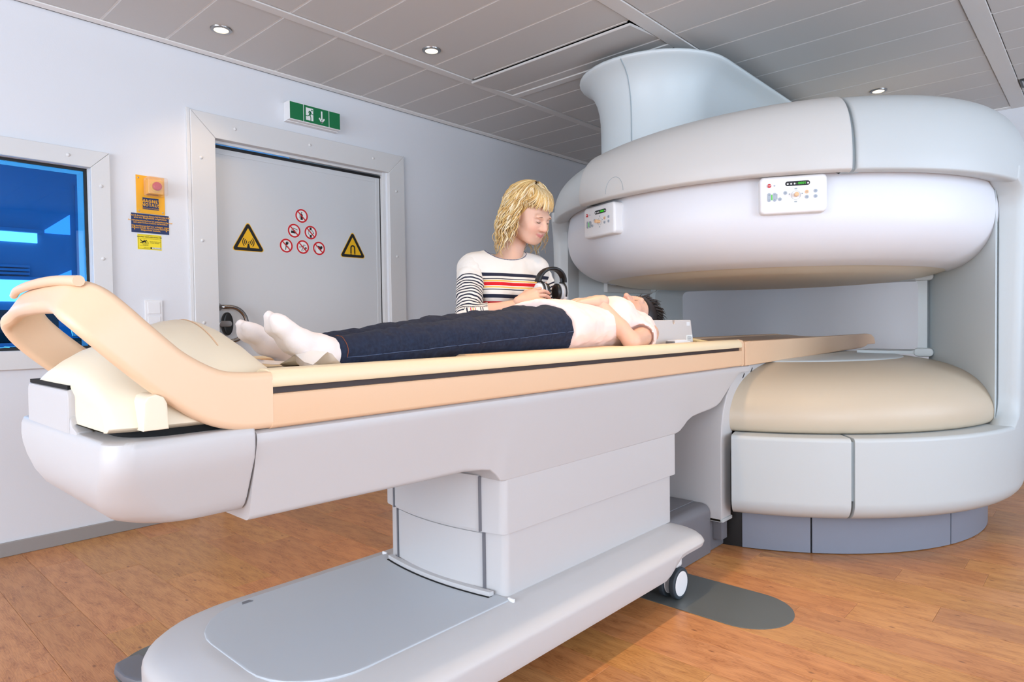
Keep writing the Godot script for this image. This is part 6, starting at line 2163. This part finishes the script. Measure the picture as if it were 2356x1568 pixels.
func blond_hair(t: Node3D, hx: Transform3D) -> void:
	var rng := RandomNumberGenerator.new(); rng.seed = 5
	var f := Field.new(Vector3(-0.11, -0.13, -0.15), Vector3(0.11, 0.16, 0.13), 0.0055)
	f.ball(Vector3(0, 0.036, -0.022), Vector3(0.084, 0.098, 0.104), 0.0)
	f.ball(Vector3(0, -0.05, -0.060), Vector3(0.080, 0.090, 0.055), 0.03)
	f.ball(Vector3(0, -0.020, 0.092), Vector3(0.120, 0.110, 0.098), 0.012, true)
	var c0 := Color(0.62, 0.40, 0.14)
	var paint := func(p: Vector3) -> Color: return c0 * (0.75 + 0.25 * sin(p.x * 260.0 + p.y * 60.0))
	var h := part("hair", skin_mesh([[f, hx, paint]]), "hair_strand", t)
	var a := [PackedVector3Array(), PackedVector3Array(), PackedColorArray(), PackedInt32Array()]
	var tints := [Color(0.80, 0.58, 0.25), Color(0.72, 0.48, 0.18), Color(0.86, 0.70, 0.42), Color(0.58, 0.36, 0.13), Color(0.88, 0.74, 0.50), Color(0.66, 0.42, 0.15)]
	var down := hx.basis.inverse() * Vector3(0, -1, 0)
	down = down.normalized()
	var hang_dir := (down + Vector3(0, 0, -0.16)).normalized()
	for i in 820:
		# from the crown over the skull, then hanging free in loose waves
		var th := rng.randf_range(1.30, PI) * (1.0 if i % 2 else -1.0)
		var side := signf(th)
		var az := absf(th)
		var dir := Vector3(side * sin(az), 0, cos(az))
		var amp := rng.randf_range(0.004, 0.012)
		var wl := rng.randf_range(0.055, 0.085)
		var ph := rng.randf() * TAU
		var out := rng.randf_range(0.002, 0.020)
		var p0 := rng.randf_range(0.75, 1.52)
		var total := rng.randf_range(0.20, 0.34) * (1.0 if az > 1.7 else 0.85)
		var raw := []
		var last := Vector3.ZERO
		var phi := p0
		var len_ := 0.0
		while len_ < total:
			var q := Vector3.ZERO
			if phi > 0.05:
				q = Vector3(0, 0.036, -0.022) + Vector3(dir.x * cos(phi) * (0.085 + out), sin(phi) * (0.099 + out), dir.z * cos(phi) * (0.105 + out))
				phi -= 0.13
			else:
				var flare := 0.0028 if len_ < total * 0.75 else -0.0012
				q = last + hang_dir * 0.0125 + Vector3(dir.x * 1.1, 0, minf(dir.z, -0.1)) * flare
			last = q
			len_ += 0.0125
			var tang := down.cross(dir).normalized()
			var w := amp * smoothstep(0.03, 0.12, len_)
			raw.append(hx * (q + tang * sin(ph + len_ / wl * TAU) * w + dir * cos(ph + len_ / wl * TAU) * w * 0.75))
		strand(a, smooth_path(raw, 2), rng.randf_range(0.0018, 0.0046), tints[rng.randi_range(0, 5)] * rng.randf_range(0.80, 1.08), 5)
	# shorter pieces beside the face
	for i in 90:
		var side := 1.0 if i % 3 == 0 else -1.0
		var raw := []
		var ph := rng.randf() * TAU
		var az := rng.randf_range(0.95, 1.35)
		var dir := Vector3(side * sin(az), 0, cos(az))
		var n := rng.randi_range(7, 11)
		for k in n:
			var u := k / 10.0
			var phi := 1.3 - u * 1.5
			var q := Vector3(0, 0.036, -0.022) + Vector3(dir.x * cos(phi) * 0.094, sin(phi) * 0.106, dir.z * cos(phi) * 0.108 - 0.03 * u)
			raw.append(hx * (q + dir * 0.007 * cos(ph + u * 9.0) + Vector3(0, 0, 0.008) * sin(ph + u * 9.0) * u))
		strand(a, smooth_path(raw, 2), rng.randf_range(0.0018, 0.0035), tints[rng.randi_range(0, 5)] * rng.randf_range(0.85, 1.08), 5)
	# fringe swept over the brow
	for i in 260:
		var x0 := rng.randf_range(-0.062, 0.062)
		var pts := PackedVector3Array()
		var sw := rng.randf_range(-0.022, 0.012)
		var ln := rng.randf_range(0.75, 1.0)
		for k in 10:
			var u := k / 9.0
			var phi := 1.40 - u * 1.26 * ln
			var x := x0 * (0.55 + 0.7 * u) + sw * u
			pts.append(hx * Vector3(x, 0.036 + sin(phi) * 0.101, -0.022 + sqrt(maxf(0.1, 1.0 - pow(x / 0.09, 2.0))) * cos(phi) * 0.122 + 0.006 * sin(u * PI)))
		strand(a, pts, rng.randf_range(0.0018, 0.0036), tints[rng.randi_range(0, 5)] * rng.randf_range(0.85, 1.05), 5)
	# from the crown forward and down over both temples
	for i in 150:
		var side := -1.0 if i % 5 else 1.0
		var az := rng.randf_range(0.45, 1.30)
		var dir := Vector3(side * sin(az), 0, cos(az))
		var ph := rng.randf() * TAU
		var low := rng.randf_range(0.02, 0.40)
		var raw := []
		for k in 11:
			var u := k / 10.0
			var phi := lerpf(1.45, low, u)
			var q := Vector3(0, 0.036, -0.022) + Vector3(dir.x * cos(phi) * 0.092, sin(phi) * 0.105, dir.z * cos(phi) * 0.112 - 0.012 * u)
			raw.append(hx * (q + dir * 0.004 * cos(ph + u * 8.0) + Vector3(0, 0, 0.006) * sin(ph + u * 8.0) * u))
		strand(a, smooth_path(raw, 2), rng.randf_range(0.0018, 0.0036), tints[rng.randi_range(0, 5)] * rng.randf_range(0.85, 1.08), 5)
	part("hair_lock", strands_mesh(a), "hair_strand", h)

func headphones() -> void:
	var t := thing("headphones", "black and white ear defender headphones held above the patient by the attendant", "headphones", Vector3(2.37, 1.15, -1.90))
	# frame of the set: cups left and right, the band arches up between them
	var L := Vector3(2.318, 1.208, -1.935); var R := Vector3(2.428, 1.206, -1.905)
	var ax := (R - L).normalized()
	var up := Vector3(0, 1, 0)
	var fw := ax.cross(up).normalized()      # towards the camera
	var c := (L + R) / 2
	var arc := []
	for i in 13:
		var g := PI - PI * i / 12.0
		arc.append(c + ax * cos(g) * 0.072 + up * (0.046 + 0.062 * sin(g)) + fw * 0.012 * sin(g))
	var pts := smooth_path(arc, 3)
	var rings := []
	for i in pts.size():
		var d := (pts[mini(i + 1, pts.size() - 1)] - pts[maxi(i - 1, 0)]).normalized()
		var o := d.cross(fw).normalized()
		var l := PackedVector3Array()
		for q in rrect(0.042, 0.015, 0.006, 3): l.append(pts[i] + fw * q.x + o * q.y)
		if (l[4] - l[0]).cross(l[8] - l[0]).dot(d) < 0: l.reverse()
		rings.append(l)
	var m := M.new()
	loft(m, align(rings))
	part("headband", m, "black_plastic", t)
	for s in [-1.0, 1.0]:
		var q: Vector3 = L if s < 0 else R
		var out: Vector3 = ax * s
		var xf := Transform3D(Basis(fw, up, out) if fw.cross(up).dot(out) > 0 else Basis(-fw, up, out), q)
		m = M.new()
		slab(m, oval(0.033, 0.042), -0.004, 0.024, 0.012, xf, 4)
		part("ear_cup", m, "white_plastic", t)
		m = M.new()
		slab(m, oval(0.034, 0.043), -0.016, -0.004, 0.003, xf, 2)
		part("cup_plate", m, "grey_plastic", t)
		m = M.new()
		slab(m, oval(0.033, 0.041), -0.036, -0.016, 0.009, xf, 4)
		part("ear_cushion", m, "black_plastic", t)
		m = M.new()
		slab(m, oval(0.017, 0.024), -0.0365, -0.0355, 0.0, xf)
		part("cushion_hole", m, "void_black", t)
		m = M.new()
		var yoke := []
		for i in 13:
			var g := -0.45 + (PI + 0.9) * i / 12.0
			yoke.append(xf * Vector3(0.040 * cos(g), 0.047 * sin(g), 0.004))
		tube(m, smooth_path(yoke, 2), 0.0045, 0.0045, 8)
		tube(m, PackedVector3Array([xf * Vector3(0, 0.046, 0.004), xf * Vector3(0, 0.066, 0.002)]), 0.007, 0.007, 8)
		part("yoke", m, "black_plastic", t)

func oval(a: float, b: float) -> PackedVector2Array:
	var o := PackedVector2Array()
	for i in 32: o.append(Vector2(cos(TAU * i / 32.0) * a, sin(TAU * i / 32.0) * b))
	return o
